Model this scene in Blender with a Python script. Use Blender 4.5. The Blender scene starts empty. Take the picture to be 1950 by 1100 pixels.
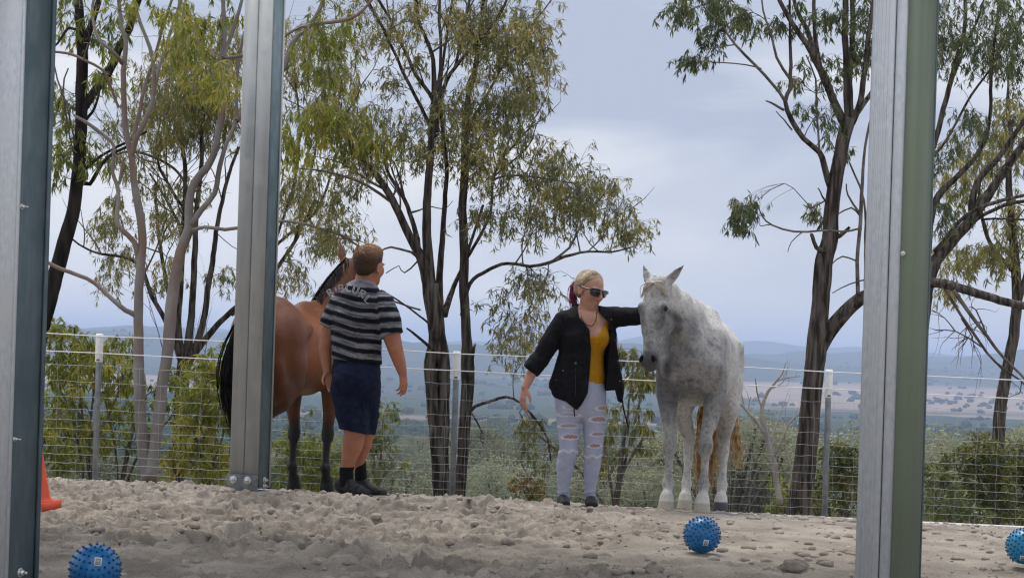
import bpy, bmesh, math, random
import numpy as np
from mathutils import Vector, Matrix
from mathutils.bvhtree import BVHTree
rng = np.random.default_rng(7); random.seed(7)
sc = bpy.context.scene
R = math.radians
# ------------------------------------------------------------------ camera
F = 3092.0; PPX, PPY = 975.0, 670.0; ROLL = R(1.85); CAMH = 1.05
cam = bpy.data.cameras.new('camera'); camo = bpy.data.objects.new('camera', cam)
sc.collection.objects.link(camo); sc.camera = camo
cam.sensor_width = 36.0; cam.lens = F / 1950 * 36.0
cam.shift_y = (PPY - 550) / 1950.0; cam.shift_x = 0.0
cam.clip_start = 0.1; cam.clip_end = 40000
camo.matrix_world = Matrix.Translation((0, 0, CAMH)) @ Matrix.Rotation(R(90), 4, 'X') @ Matrix.Rotation(ROLL, 4, 'Z')
# ------------------------------------------------------------------ sky, sun, exposure
SUN_EL, SUN_AZ = R(66), R(-22)          # azimuth from +Y towards +X
w = bpy.data.worlds.new('World'); sc.world = w; w.use_nodes = True
nt = w.node_tree; nt.nodes.clear()
def nd(t, kind, **kw):
    n = t.nodes.new(kind)
    for k, v in kw.items(): setattr(n, k, v)
    return n
out = nd(nt, 'ShaderNodeOutputWorld'); bg = nd(nt, 'ShaderNodeBackground')
sky = nd(nt, 'ShaderNodeTexSky', sky_type='NISHITA'); sky.sun_disc = False
sky.sun_elevation = SUN_EL; sky.sun_rotation = SUN_AZ; sky.dust_density = 2.0
sm = nd(nt, 'ShaderNodeMixRGB', blend_type='MULTIPLY'); sm.inputs[0].default_value = 1; sm.inputs[2].default_value = (0.08, 0.08, 0.08, 1)
nt.links.new(sky.outputs[0], sm.inputs[1])
tc = nd(nt, 'ShaderNodeTexCoord'); mp = nd(nt, 'ShaderNodeMapping'); mp.inputs['Scale'].default_value = (1.3, 1.3, 7.0); mp.inputs['Location'].default_value = (1.7, 0.6, 0.1)
n1 = nd(nt, 'ShaderNodeTexNoise'); n1.inputs['Scale'].default_value = 1.5; n1.inputs['Detail'].default_value = 5; n1.inputs['Roughness'].default_value = 0.5; n1.inputs['Distortion'].default_value = 0.35
cr = nd(nt, 'ShaderNodeValToRGB'); e = cr.color_ramp.elements
e[0].position = 0.40; e[0].color = (0.315, 0.35, 0.44, 1); e[1].position = 0.57; e[1].color = (0.56, 0.565, 0.585, 1)
cm = cr.color_ramp.elements.new(0.48); cm.color = (0.41, 0.44, 0.505, 1)
nt.links.new(tc.outputs['Generated'], mp.inputs[0]); nt.links.new(mp.outputs[0], n1.inputs['Vector']); nt.links.new(n1.outputs['Fac'], cr.inputs[0])
# overcast luminance: brighter towards the zenith
sx = nd(nt, 'ShaderNodeSeparateXYZ'); nt.links.new(tc.outputs['Generated'], sx.inputs[0])
mr = nd(nt, 'ShaderNodeMapRange'); mr.inputs['From Min'].default_value = 0.25; mr.inputs['From Max'].default_value = 1.0; mr.inputs['To Min'].default_value = 1.0; mr.inputs['To Max'].default_value = 2.5
nt.links.new(sx.outputs['Z'], mr.inputs['Value'])
vm = nd(nt, 'ShaderNodeVectorMath', operation='SCALE'); nt.links.new(cr.outputs[0], vm.inputs[0]); nt.links.new(mr.outputs[0], vm.inputs['Scale'])
# paler band above the horizon
mr2 = nd(nt, 'ShaderNodeMapRange'); mr2.inputs['From Min'].default_value = 0.0; mr2.inputs['From Max'].default_value = 0.14; mr2.inputs['To Min'].default_value = 0.7; mr2.inputs['To Max'].default_value = 0.0
nt.links.new(sx.outputs['Z'], mr2.inputs['Value'])
hz = nd(nt, 'ShaderNodeMixRGB'); hz.inputs[2].default_value = (0.50, 0.515, 0.55, 1)
nt.links.new(mr2.outputs[0], hz.inputs[0]); nt.links.new(vm.outputs[0], hz.inputs[1])
mx = nd(nt, 'ShaderNodeMixRGB'); mx.inputs[0].default_value = 0.96
nt.links.new(sm.outputs[0], mx.inputs[1]); nt.links.new(hz.outputs[0], mx.inputs[2])
nt.links.new(mx.outputs[0], bg.inputs[0]); bg.inputs[1].default_value = 1.0
nt.links.new(bg.outputs[0], out.inputs[0])
sl = bpy.data.lights.new('sun', 'SUN'); sl.energy = 1.5; sl.angle = R(24); sl.color = (1.0, 0.94, 0.85)
so = bpy.data.objects.new('sun', sl); sc.collection.objects.link(so)
sd = Vector((math.sin(SUN_AZ) * math.cos(SUN_EL), math.cos(SUN_AZ) * math.cos(SUN_EL), math.sin(SUN_EL)))
so.rotation_euler = sd.to_track_quat('Z', 'Y').to_euler(); so.location = (0, 20, 30)
vs = sc.view_settings; vs.view_transform = 'Standard'; vs.look = 'None'; vs.exposure = 0.66; vs.gamma = 1.0; vs.use_curve_mapping = False
sc.cycles.use_denoising = True; sc.cycles.filter_width = 1.25; sc.cycles.max_bounces = 6; sc.cycles.diffuse_bounces = 3; sc.cycles.glossy_bounces = 2
sc.cycles.transmission_bounces = 4; sc.cycles.transparent_max_bounces = 6; sc.cycles.volume_bounces = 1
sc.cycles.caustics_reflective = False; sc.cycles.caustics_refractive = False
# ------------------------------------------------------------------ helpers
cS, sS = math.cos(ROLL), math.sin(ROLL)
def P(px, py, d):
    u = (px - PPX) / F; v = (PPY - py) / F
    return np.array([d * (u * cS - v * sS), d, CAMH + d * (u * sS + v * cS)])
def PXY(X, Z, d):                      # world -> photo pixel for points at distance d
    a = X / d; b = (Z - CAMH) / d
    return PPX + F * (a * cS + b * sS), PPY - F * (-a * sS + b * cS)
def link(o): sc.collection.objects.link(o); return o
def tag(o, label=None, cat=None, group=None, kind=None):
    if label: o['label'] = label
    if cat: o['category'] = cat
    if group: o['group'] = group
    if kind: o['kind'] = kind
    return o
def empty(name, loc, rz=0.0, parent=None):
    o = link(bpy.data.objects.new(name, None)); o.location = [float(a) for a in loc]; o.rotation_euler = (0, 0, rz); o.empty_display_size = 0.1
    if parent: o.parent = parent
    return o
def mesh_np(name, V, Fc):
    V = np.ascontiguousarray(V, np.float32); Fc = np.ascontiguousarray(Fc, np.int32); n = Fc.shape[1]
    me = bpy.data.meshes.new(name); me.vertices.add(len(V)); me.vertices.foreach_set('co', V.ravel())
    me.loops.add(Fc.size); me.loops.foreach_set('vertex_index', Fc.ravel())
    me.polygons.add(len(Fc)); me.polygons.foreach_set('loop_start', np.arange(0, Fc.size, n, dtype=np.int32))
    me.update(calc_edges=True); return me
def smooth(me, on=True):
    me.polygons.foreach_set('use_smooth', np.full(len(me.polygons), on)); me.update()
def obj(name, me, mat, parent=None, loc=None, sm=True):
    if sm: smooth(me)
    o = link(bpy.data.objects.new(name, me))
    if mat and not me.materials: me.materials.append(mat)
    if parent: o.parent = parent
    if loc is not None: o.location = [float(a) for a in loc]
    return o
def attr(me, name, vals, kind='FLOAT'):
    a = me.attributes.new(name, kind, 'POINT')
    if kind == 'FLOAT': a.data.foreach_set('value', np.ascontiguousarray(vals, np.float32).ravel())
    else:
        v = np.asarray(vals, np.float32)
        if v.shape[1] == 3: v = np.concatenate([v, np.ones((len(v), 1), np.float32)], 1)
        a.data.foreach_set('color', np.ascontiguousarray(v).ravel())
class NB:                               # quad collector
    def __init__(s): s.V = []; s.Q = []; s.n = 0; s.A = []
    def add(s, V, Q, a=None):
        V = np.asarray(V, float); s.V.append(V); s.Q.append(np.asarray(Q, int) + s.n); s.n += len(V)
        if a is not None: s.A.append(np.full(len(V), a) if np.isscalar(a) else a)
        return s
    def box(s, c, h, rz=0.0, M=None):
        g = np.array([[x, y, z] for x in (-1, 1) for y in (-1, 1) for z in (-1, 1)], float) * np.asarray(h)
        if M is not None: g = g @ np.asarray(M).T
        if rz: c_, s_ = math.cos(rz), math.sin(rz); g = g @ np.array([[c_, s_, 0], [-s_, c_, 0], [0, 0, 1]])
        return s.add(g + np.asarray(c), [[0, 1, 3, 2], [4, 6, 7, 5], [0, 4, 5, 1], [2, 3, 7, 6], [0, 2, 6, 4], [1, 5, 7, 3]])
    def mesh(s, name, origin=(0, 0, 0)):
        me = mesh_np(name, np.concatenate(s.V) - np.asarray(origin), np.concatenate(s.Q))
        if s.A: attr(me, 'tint', np.concatenate(s.A))
        return me
def tube(pts, rad, ns=8, caps=True, ridge=0.0):
    pts = np.asarray(pts, float); n = len(pts); rad = np.broadcast_to(np.asarray(rad, float), (n,))
    T = np.gradient(pts, axis=0); T /= np.linalg.norm(T, axis=1, keepdims=True) + 1e-12
    up = np.array([0.31, 0.9, 0.2]) if abs(T[0][2]) > 0.6 else np.array([0.0, 0.05, 1.0])
    A = np.cross(T, up); A /= np.linalg.norm(A, axis=1, keepdims=True) + 1e-12; B = np.cross(T, A)
    th = np.linspace(0, 2 * math.pi, ns, endpoint=False)
    rr = rad[:, None] * np.ones(ns)[None]
    if ridge: rr = rr * (1 + ridge * ridge_noise(n, ns))
    V = pts[:, None] + rr[..., None] * (np.cos(th)[None, :, None] * A[:, None] + np.sin(th)[None, :, None] * B[:, None])
    V = V.reshape(-1, 3); i = np.arange(n - 1)[:, None] * ns; j = np.arange(ns)[None]; k = (j + 1) % ns
    Q = np.stack([i + j, i + k, i + ns + k, i + ns + j], -1).reshape(-1, 4)[:, ::-1]
    if caps:
        m = len(V); V = np.concatenate([V, pts[:1], pts[-1:]]); jj = np.arange(0, ns, 2)
        c0 = np.stack([np.full(len(jj), m), jj, (jj + 1) % ns, (jj + 2) % ns], -1)
        b = (n - 1) * ns; c1 = np.stack([np.full(len(jj), m + 1), b + (jj + 2) % ns, b + (jj + 1) % ns, b + jj], -1)
        Q = np.concatenate([Q, c0, c1]) if ns % 2 == 0 else Q
    return V, Q
def ridge_noise(n, ns):
    a = rng.normal(size=(1, ns)) * 0.9 + 0.5 * rng.normal(size=(n, ns))
    for _ in range(1): a = (a + np.roll(a, 1, 0)) / 2
    return a
def spline(pts, step):                  # Catmull-Rom through rows of any width, resampled
    p = np.asarray(pts, float)
    if len(p) == 2: p = np.array([p[0], (p[0] + p[1]) / 2, p[1]])
    q = np.vstack([2 * p[0] - p[1], p, 2 * p[-1] - p[-2]]); o_ = []
    for i in range(1, len(q) - 2):
        m = max(2, int(np.linalg.norm(q[i + 1][:3] - q[i][:3]) / step)); t = np.linspace(0, 1, m, endpoint=False)[:, None]
        a, b, c, d = q[i - 1], q[i], q[i + 1], q[i + 2]
        o_.append(0.5 * (2 * b + (c - a) * t + (2 * a - 5 * b + 4 * c - d) * t * t + (3 * b - a - 3 * c + d) * t ** 3))
    o_.append(p[-1:]); return np.concatenate(o_)
def _h(ix, iy, iz, seed):
    n = (ix * 374761393 + iy * 668265263 + iz * 2147483647 + seed * 1274126177) & 0xffffffff
    n = ((n ^ (n >> 13)) * 1274126177) & 0xffffffff
    return ((n ^ (n >> 16)) & 0xffff) / 65535.0
def vnoise(Pn, seed=0):                 # value noise 0..1 for (n,3) or (n,2)
    Pn = np.asarray(Pn, float)
    if Pn.shape[1] == 2: Pn = np.c_[Pn, np.zeros(len(Pn))]
    i = np.floor(Pn).astype(np.int64); f = Pn - i; f = f * f * (3 - 2 * f); r = 0
    for dx in (0, 1):
        for dy in (0, 1):
            for dz in (0, 1):
                wgt = (f[:, 0] if dx else 1 - f[:, 0]) * (f[:, 1] if dy else 1 - f[:, 1]) * (f[:, 2] if dz else 1 - f[:, 2])
                r = r + wgt * _h(i[:, 0] + dx, i[:, 1] + dy, i[:, 2] + dz, seed)
    return r
def fbm(Pn, oct=4, seed=0, gain=0.5):
    a, s, t = 1.0, 0.0, 0.0; Pn = np.asarray(Pn, float).copy()
    for o_ in range(oct): s = s + a * vnoise(Pn, seed + o_); t += a; a *= gain; Pn = Pn * 2.03 + 7.1
    return s / t
# materials
def newmat(name):
    m = bpy.data.materials.new(name); m.use_nodes = True; t = m.node_tree; b = t.nodes['Principled BSDF']; return m, t, b
def col(c): return (c[0], c[1], c[2], 1)
def pmat(name, c1, c2=None, scale=5.0, rough=0.8, bump=0.0, bscale=None, metal=0.0, stretch=(1, 1, 1), spec=0.3, detail=6, lo=0.35, hi=0.65, c3=None, scale3=1.0, dist=0.02):
    m, t, b = newmat(name); b.inputs['Roughness'].default_value = rough; b.inputs['Metallic'].default_value = metal; b.inputs['Specular IOR Level'].default_value = spec
    L = t.links.new; c2 = c2 or c1
    tcn = nd(t, 'ShaderNodeTexCoord'); mpn = nd(t, 'ShaderNodeMapping'); mpn.inputs['Scale'].default_value = stretch; L(tcn.outputs['Object'], mpn.inputs[0])
    n = nd(t, 'ShaderNodeTexNoise'); n.inputs['Scale'].default_value = scale; n.inputs['Detail'].default_value = detail; L(mpn.outputs[0], n.inputs['Vector'])
    r = nd(t, 'ShaderNodeValToRGB'); r.color_ramp.elements[0].position = lo; r.color_ramp.elements[1].position = hi
    r.color_ramp.elements[0].color = col(c1); r.color_ramp.elements[1].color = col(c2); L(n.outputs['Fac'], r.inputs[0]); cout = r.outputs[0]
    if c3:
        n3 = nd(t, 'ShaderNodeTexNoise'); n3.inputs['Scale'].default_value = scale3; n3.inputs['Detail'].default_value = 4; L(tcn.outputs['Object'], n3.inputs['Vector'])
        r3 = nd(t, 'ShaderNodeValToRGB'); r3.color_ramp.elements[0].position = 0.48; r3.color_ramp.elements[1].position = 0.62; L(n3.outputs['Fac'], r3.inputs[0])
        mxx = nd(t, 'ShaderNodeMixRGB'); L(r3.outputs[0], mxx.inputs[0]); L(cout, mxx.inputs[1]); mxx.inputs[2].default_value = col(c3); cout = mxx.outputs[0]
    L(cout, b.inputs['Base Color'])
    if bump:
        n2 = nd(t, 'ShaderNodeTexNoise'); n2.inputs['Scale'].default_value = bscale or scale; n2.inputs['Detail'].default_value = 8; L(mpn.outputs[0], n2.inputs['Vector'])
        bp = nd(t, 'ShaderNodeBump'); bp.inputs['Strength'].default_value = bump; bp.inputs['Distance'].default_value = dist; L(n2.outputs['Fac'], bp.inputs['Height']); L(bp.outputs[0], b.inputs['Normal'])
    return m
def vcmat(name, rough=0.6, spec=0.3, nscale=60, namt=0.25, bump=0.0, sheen=0.0):
    m, t, b = newmat(name); L = t.links.new; b.inputs['Roughness'].default_value = rough; b.inputs['Specular IOR Level'].default_value = spec; b.inputs['Sheen Weight'].default_value = sheen
    a = nd(t, 'ShaderNodeAttribute', attribute_name='col'); tcn = nd(t, 'ShaderNodeTexCoord')
    n = nd(t, 'ShaderNodeTexNoise'); n.inputs['Scale'].default_value = nscale; n.inputs['Detail'].default_value = 5; L(tcn.outputs['Object'], n.inputs['Vector'])
    mrn = nd(t, 'ShaderNodeMapRange'); mrn.inputs['From Min'].default_value = 0.3; mrn.inputs['From Max'].default_value = 0.7; mrn.inputs['To Min'].default_value = 1 - namt; mrn.inputs['To Max'].default_value = 1 + namt; L(n.outputs['Fac'], mrn.inputs['Value'])
    v = nd(t, 'ShaderNodeVectorMath', operation='SCALE'); L(a.outputs['Color'], v.inputs[0]); L(mrn.outputs[0], v.inputs['Scale']); L(v.outputs[0], b.inputs['Base Color'])
    if bump:
        bp = nd(t, 'ShaderNodeBump'); bp.inputs['Strength'].default_value = bump; bp.inputs['Distance'].default_value = 0.004; L(n.outputs['Fac'], bp.inputs['Height']); L(bp.outputs[0], b.inputs['Normal'])
    return m
def leafmat(name, stops, trans=0.35, rough=0.45):
    m, t, b = newmat(name); L = t.links.new
    a = nd(t, 'ShaderNodeAttribute', attribute_name='tint'); r = nd(t, 'ShaderNodeValToRGB'); el = r.color_ramp.elements
    el[0].position = stops[0][0]; el[0].color = col(stops[0][1]); el[1].position = stops[-1][0]; el[1].color = col(stops[-1][1])
    for p_, c_ in stops[1:-1]: x_ = el.new(p_); x_.color = col(c_)
    L(a.outputs['Fac'], r.inputs[0]); L(r.outputs[0], b.inputs['Base Color']); b.inputs['Roughness'].default_value = rough; b.inputs['Specular IOR Level'].default_value = 0.35
    tr = nd(t, 'ShaderNodeBsdfTranslucent'); L(r.outputs[0], tr.inputs[0]); ms = nd(t, 'ShaderNodeMixShader'); ms.inputs[0].default_value = trans
    L(b.outputs[0], ms.inputs[1]); L(tr.outputs[0], ms.inputs[2]); L(ms.outputs[0], t.nodes['Material Output'].inputs[0]); return m
def sstep(a, b, x): t = np.clip((x - a) / (b - a), 0, 1); return t * t * (3 - 2 * t)
nrm = lambda v: np.asarray(v, float) / np.linalg.norm(v)
# ------------------------------------------------------------------ ground
def base_z(x, y):
    x = np.asarray(x, float); y = np.asarray(y, float)
    k = y - 11.35; s = 0.5 * (k + np.sqrt(k * k + 0.12))
    return -0.0195 * np.maximum(x, 0) - 0.014 * np.minimum(x, 0) - 0.089 * s
def axis(a, b, c, d, fine, coarse):
    return np.concatenate([np.arange(a, b, coarse), np.arange(b, c, fine), np.arange(c, d + coarse, coarse)])
def clod_field(X, Y):
    p = np.c_[X.ravel(), Y.ravel()]
    p2 = p + 0.10 * (np.c_[fbm(p * 3.1, 2, 50), fbm(p * 3.1, 2, 60)] - 0.5)
    big = fbm(p * 0.9, 3, 1) - 0.5
    b1 = np.abs(fbm(p2 * 3.6, 2, 11) - 0.5) * 2; b2 = np.abs(fbm(p2 * 9.0, 2, 21) - 0.5) * 2
    lump = np.clip(fbm(p2 * 6.5, 2, 31) - 0.5, 0, 1); lump2 = np.clip(fbm(p2 * 15.0, 2, 41) - 0.52, 0, 1)
    c1 = sstep(.53, .575, fbm(p2 * 5.5, 3, 31)); c2 = sstep(.54, .575, fbm(p2 * 11.0, 3, 35)); c3 = sstep(.55, .60, fbm(p2 * 22.0, 2, 41)); c4 = fbm(p2 * 34.0, 2, 45) - .5
    z = 0.045 * big + 0.022 * (0.35 - b1) + 0.014 * (0.3 - b2) + 0.026 * c1 * (.4 + lump * 4) + 0.024 * c2 + 0.014 * c3 + 0.011 * c4
    return z.reshape(X.shape)
xs = axis(-30, -3.6, 3.7, 30, 0.0125, 0.6); ys = axis(-26, 6.1, 13.7, 14.3, 0.0145, 0.3)
GX, GY = np.meshgrid(xs, ys)
fine = sstep(-4.6, -3.6, GX) * (1 - sstep(3.7, 4.7, GX)) * sstep(5.2, 6.1, GY)
amp = fine * (0.30 + 0.85 * sstep(0.35, 0.85, fbm(np.c_[GX.ravel(), GY.ravel()] * 0.8, 2, 5).reshape(GX.shape) + 0.10 - 0.10 * GX / 3))
amp *= 1 - 0.30 * sstep(11.4, 13.2, GY); amp *= 1 - 0.50 * sstep(0.3, 1.8, GX) * sstep(8.0, 10.5, GY); amp *= 1 - 0.35 * sstep(0.2, 1.2, GX) * (1 - sstep(7.6, 8.6, GY))
SH = clod_field(GX, GY); SH = (SH - np.percentile(SH[fine > .9], 72)) * amp
hr = np.random.default_rng(3)
for _ in range(330):                    # hoof prints: a scooped hollow with a pushed-up rim
    hx, hy, hr_, a_ = hr.uniform(-3.6, 3.7), hr.uniform(6.2, 13.4), hr.uniform(0.05, 0.095), hr.uniform(0, 6.28)
    i0, i1 = np.searchsorted(ys, [hy - 0.3, hy + 0.3]); j0, j1 = np.searchsorted(xs, [hx - 0.3, hx + 0.3])
    dx = GX[i0:i1, j0:j1] - hx; dy = GY[i0:i1, j0:j1] - hy
    u = (dx * math.cos(a_) + dy * math.sin(a_)) / 1.25; v = -dx * math.sin(a_) + dy * math.cos(a_); q = np.sqrt(u * u + v * v) / hr_
    SH[i0:i1, j0:j1] += (-0.030 * np.exp(-(q * 1.1) ** 4) + 0.011 * np.exp(-((q - 1.35) / 0.33) ** 2) * (1 + 0.7 * np.tanh(u * 30))) * amp[i0:i1, j0:j1]
BALLS = [(181, 1083, 6.72, 51), (1337, 1018, 8.95, 37), (1952, 1040, 9.0, 37)]
flat = [(P(475, 940, 11.4), 0.35), (P(675, 940, 11.7), 0.55), (P(1105, 955, 11.85), 0.45), (P(1337, 1050, 8.95), 0.2), (P(181, 1100, 6.72), 0.2), (P(1310, 960, 11.75), 0.55), (P(590, 940, 12.9), .6), (P(57, 965, 9.6), 0.3)]
for c_, r_ in flat:
    q = np.sqrt((GX - c_[0]) ** 2 + (GY - c_[1]) ** 2) / r_; SH = SH * (1 - 0.85 * np.exp(-q ** 4))
GZ = base_z(GX, GY) + SH
ny, nx = GX.shape; ii = np.arange(ny - 1)[:, None] * nx + np.arange(nx - 1)[None]
me = mesh_np('sand', np.stack([GX, GY, GZ], -1).reshape(-1, 3), np.stack([ii, ii + 1, ii + nx + 1, ii + nx], -1).reshape(-1, 4))
sand_m, t, b = newmat('sand'); L = t.links.new; b.inputs['Roughness'].default_value = 0.95; b.inputs['Specular IOR Level'].default_value = 0.1
tcn = nd(t, 'ShaderNodeTexCoord'); na = nd(t, 'ShaderNodeTexNoise'); na.inputs['Scale'].default_value = 2.2; na.inputs['Detail'].default_value = 6
nb = nd(t, 'ShaderNodeTexNoise'); nb.inputs['Scale'].default_value = 170; nb.inputs['Detail'].default_value = 4
ra = nd(t, 'ShaderNodeValToRGB'); ra.color_ramp.elements[0].position = 0.35; ra.color_ramp.elements[1].position = 0.66
ra.color_ramp.elements[0].color = (0.222, 0.194, 0.163, 1); ra.color_ramp.elements[1].color = (0.39, 0.348, 0.296, 1)
rb = nd(t, 'ShaderNodeMapRange'); rb.inputs['From Min'].default_value = 0.3; rb.inputs['From Max'].default_value = 0.7; rb.inputs['To Min'].default_value = 0.72; rb.inputs['To Max'].default_value = 1.2
vsn = nd(t, 'ShaderNodeVectorMath', operation='SCALE'); bpn = nd(t, 'ShaderNodeBump'); bpn.inputs['Strength'].default_value = 0.7; bpn.inputs['Distance'].default_value = 0.006
for n_ in (na, nb): L(tcn.outputs['Object'], n_.inputs['Vector'])
L(na.outputs['Fac'], ra.inputs[0]); L(nb.outputs['Fac'], rb.inputs['Value']); L(ra.outputs[0], vsn.inputs[0]); L(rb.outputs[0], vsn.inputs['Scale']); L(vsn.outputs[0], b.inputs['Base Color'])
L(nb.outputs['Fac'], bpn.inputs['Height']); L(bpn.outputs[0], b.inputs['Normal'])
tag(obj('sand', me, sand_m), kind='structure')
def ground_at(x, y):
    i = int(np.clip(np.searchsorted(ys, y), 1, ny - 2)); j = int(np.clip(np.searchsorted(xs, x), 1, nx - 2)); return float(GZ[i, j])
# clods lying on the sand
def ico(sub=1):
    bm = bmesh.new(); bmesh.ops.create_icosphere(bm, subdivisions=sub, radius=1.0); V = np.array([v.co[:] for v in bm.verts]); T = np.array([[v.index for v in f.verts] for f in bm.faces]); bm.free(); return V, T
IV, IT = ico(2); IV1, IT1 = ico(1); IV3, IT3 = ico(4)
def clod(V, r, sq, seed):
    d = 1 + 0.95 * (fbm(V * 1.6 + seed * 3.7, 4, seed, .62) - 0.5); return V * d[:, None] * np.array([r, r * sq, r * 0.55])
Vs, Ts, n_ = [], [], 0
for k in range(2600):
    y = 6.6 + 7.0 * hr.random() ** 0.8; x = hr.uniform(-0.33, 0.33) * y; r = 0.007 + 0.034 * hr.random() ** 3.0
    if min((x - P(p_[0], p_[1], p_[2])[0]) ** 2 + (y - p_[2]) ** 2 for p_ in BALLS) < 0.02: continue
    B_, BT = (IV, IT) if r > .02 else (IV1, IT1); V = clod(B_, r, hr.uniform(0.7, 1.1), k); a = hr.uniform(0, 6.28); ca, sa = math.cos(a), math.sin(a); V = V @ np.array([[ca, sa, 0], [-sa, ca, 0], [0, 0, 1]])
    Vs.append(V + [x, y, ground_at(x, y) + r * 0.05]); Ts.append(BT + n_); n_ += len(V)
clod_m = pmat('sand clod', (0.25, 0.215, 0.18), (0.41, 0.362, 0.308), scale=14, rough=0.95, bump=0.6, bscale=90, spec=0.1, dist=0.006)
tag(obj('sand_crumbs', mesh_np('sand_crumbs', np.concatenate(Vs), np.concatenate(Ts)), clod_m), 'small sand crumbs scattered over the trodden arena floor', 'sand crumbs', kind='stuff')
dark_m = pmat('damp clod', (0.17, 0.147, 0.12), (0.31, 0.272, 0.225), scale=10, rough=0.95, bump=0.6, bscale=70, spec=0.1, dist=0.006)
CL = [(258, 928, 11.3, 17, 'rounded sand clod behind which the pale gum trunk rises', 0), (305, 932, 11.2, 13, 'small flat sand clod left of the middle steel column', 0), (428, 930, 11.25, 17, 'wide sand clod touching the foot of the middle steel column', 0),
      (247, 961, 10.0, 12, 'squat sand clod straight above the blue ball at lower left', 0), (336, 1036, 8.55, 11, 'upright roundish clod right of the lower left blue ball', 1), (1244, 1077, 8.0, 22, 'large dark clod in the middle of the clump near the bottom edge', 1), (1190, 1081, 8.0, 19, 'pale left end clod of the clump near the bottom edge', 0),
      (1216, 1085, 8.0, 12, 'small dark clod between two bigger ones near the bottom edge', 1), (1284, 1080, 8.0, 14, 'right end clod of the clump near the bottom edge', 1), (1515, 1056, 8.45, 30, 'long flat clod left of the right steel column', 1), (1572, 1046, 8.7, 16, 'low clod beside the long flat one', 0), (1620, 1027, 9.2, 10, 'small angular clod against the right steel column', 0),
      (1330 - 180, 1016, 9.3, 12, 'brown clod left of the middle blue ball', 1), (1172, 1014, 9.35, 9, 'smaller round clod next to the brown clod', 0), (560, 1052, 8.4, 34, 'broad sand heap in the shade at centre left', 1)]
for k, (px, py, d, rp, lab, dk) in enumerate(CL):
    c_ = P(px, py, d); V = clod(IV3, rp / F * d, 0.8, 300 + k); zb = ground_at(c_[0], c_[1])
    o = obj('sand_clod', mesh_np('sand_clod', V, IT3), dark_m if dk else clod_m, loc=(c_[0], c_[1], zb + rp / F * d * 0.12)); tag(o, lab, 'sand clod', 'larger sand clods')
# ------------------------------------------------------------------ hillside, valley and far hills: one sheet to the horizon
prof = np.array([[-400, -0.7], [13, -0.7], [14.1, -0.46], [15.5, -0.60], [18, -1.3], [25, -3.6], [40, -8], [70, -13.5], [120, -19], [250, -27], [500, -38], [1000, -52], [1800, -66], [2600, -70], [3400, -50], [3900, -38], [5000, -20], [14000, 30]])
def hill_z(x, y):
    x = np.asarray(x, float); y = np.asarray(y, float); z = np.interp(y, prof[:, 0], prof[:, 1])
    p = np.c_[x.ravel(), y.ravel()]; far = sstep(300, 1500, y)
    z = z + far * 16 * (fbm(p / 900.0, 3, 71).reshape(z.shape) - 0.5) + sstep(20, 60, y) * 2.0 * (fbm(p / 30.0, 3, 72).reshape(z.shape) - 0.5)
    ang = x / np.maximum(y, 1.0)
    def ridge(y0, w_, hgt, seed, f1, f2, extra):
        prf = hgt * np.clip(0.85 + 2.4 * (fbm(np.c_[ang.ravel() * f1, np.full(ang.size, seed * 3.3)], 4, seed) - .5), .15, 2).reshape(z.shape) + extra
        rough = 1 + 0.25 * (fbm(p / f2, 4, seed + 5).reshape(z.shape) - 0.5)
        return prf * rough * np.exp(-((y - y0) / w_) ** 2)
    right = 62 * np.exp(-((ang - 0.335) / 0.055) ** 2)
    z = z + ridge(4350, 330, 44, 61, 13, 300, 0) + ridge(5700, 600, 66, 81, 9, 420, right) + ridge(8600, 800, 82, 91, 7, 600, 55 * np.exp(-((ang - 0.083) / 0.022) ** 2) + 30 * np.exp(-((ang - 0.155) / 0.02) ** 2) - 12)
    near = (1 - sstep(13.5, 15, y)) if True else 0
    return z - 0.0195 * np.clip(x, -12, 12) * (1 - sstep(30, 200, y))
yy = np.concatenate([np.linspace(-400, 0, 12), np.linspace(6, 30, 50), np.geomspace(31, 2000, 90), np.linspace(2050, 10500, 150), np.linspace(10800, 14000, 8)])
aa = np.concatenate([np.linspace(-1, -0.42, 14), np.linspace(-0.40, 0.40, 190), np.linspace(0.42, 1, 14)])
HY, HA = np.meshgrid(yy, aa, indexing='ij'); HX = HA * (np.abs(HY) * 1.0 + 60); HX = np.where(np.abs(HA) < 0.4001, HA * (np.abs(HY) + 30 * (np.abs(HY) < 1e9)), HX)
HZ = hill_z(HX, HY); my, mxn = HX.shape; ii = np.arange(my - 1)[:, None] * mxn + np.arange(mxn - 1)[None]
me = mesh_np('hillside', np.stack([HX, HY, HZ], -1).reshape(-1, 3), np.stack([ii, ii + 1, ii + mxn + 1, ii + mxn], -1).reshape(-1, 4))
hp = np.c_[HX.ravel(), HY.ravel()]
fieldy = sstep(2300, 2700, HY.ravel()) * (1 - sstep(3500, 3900, HY.ravel()))
fm = sstep(0.47, 0.54, fbm(hp / np.array([900.0, 420.0]), 4, 101) + 0.20 * sstep(0.08, 0.22, HA.ravel()) - .07) * fieldy
fm = np.maximum(fm, 0.8 * sstep(0.60, 0.66, fbm(hp / np.array([500.0, 160.0]), 4, 111)) * sstep(700, 1000, HY.ravel()) * (1 - sstep(2300, 2700, HY.ravel())))
grass = 1 - sstep(25, 60, HY.ravel())
c_w = np.array([0.028, 0.045, 0.022]); c_f = np.array([0.225, 0.172, 0.125]); c_g = np.array([0.16, 0.14, 0.07])
var = (0.75 + 0.5 * fbm(hp / 60.0, 3, 121))[:, None]
C = (c_w * (1 - fm[:, None]) + c_f * fm[:, None]) * var; C = C * (1 - grass[:, None]) + c_g * grass[:, None] * var
attr(me, 'col', C, 'FLOAT_COLOR')
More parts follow.
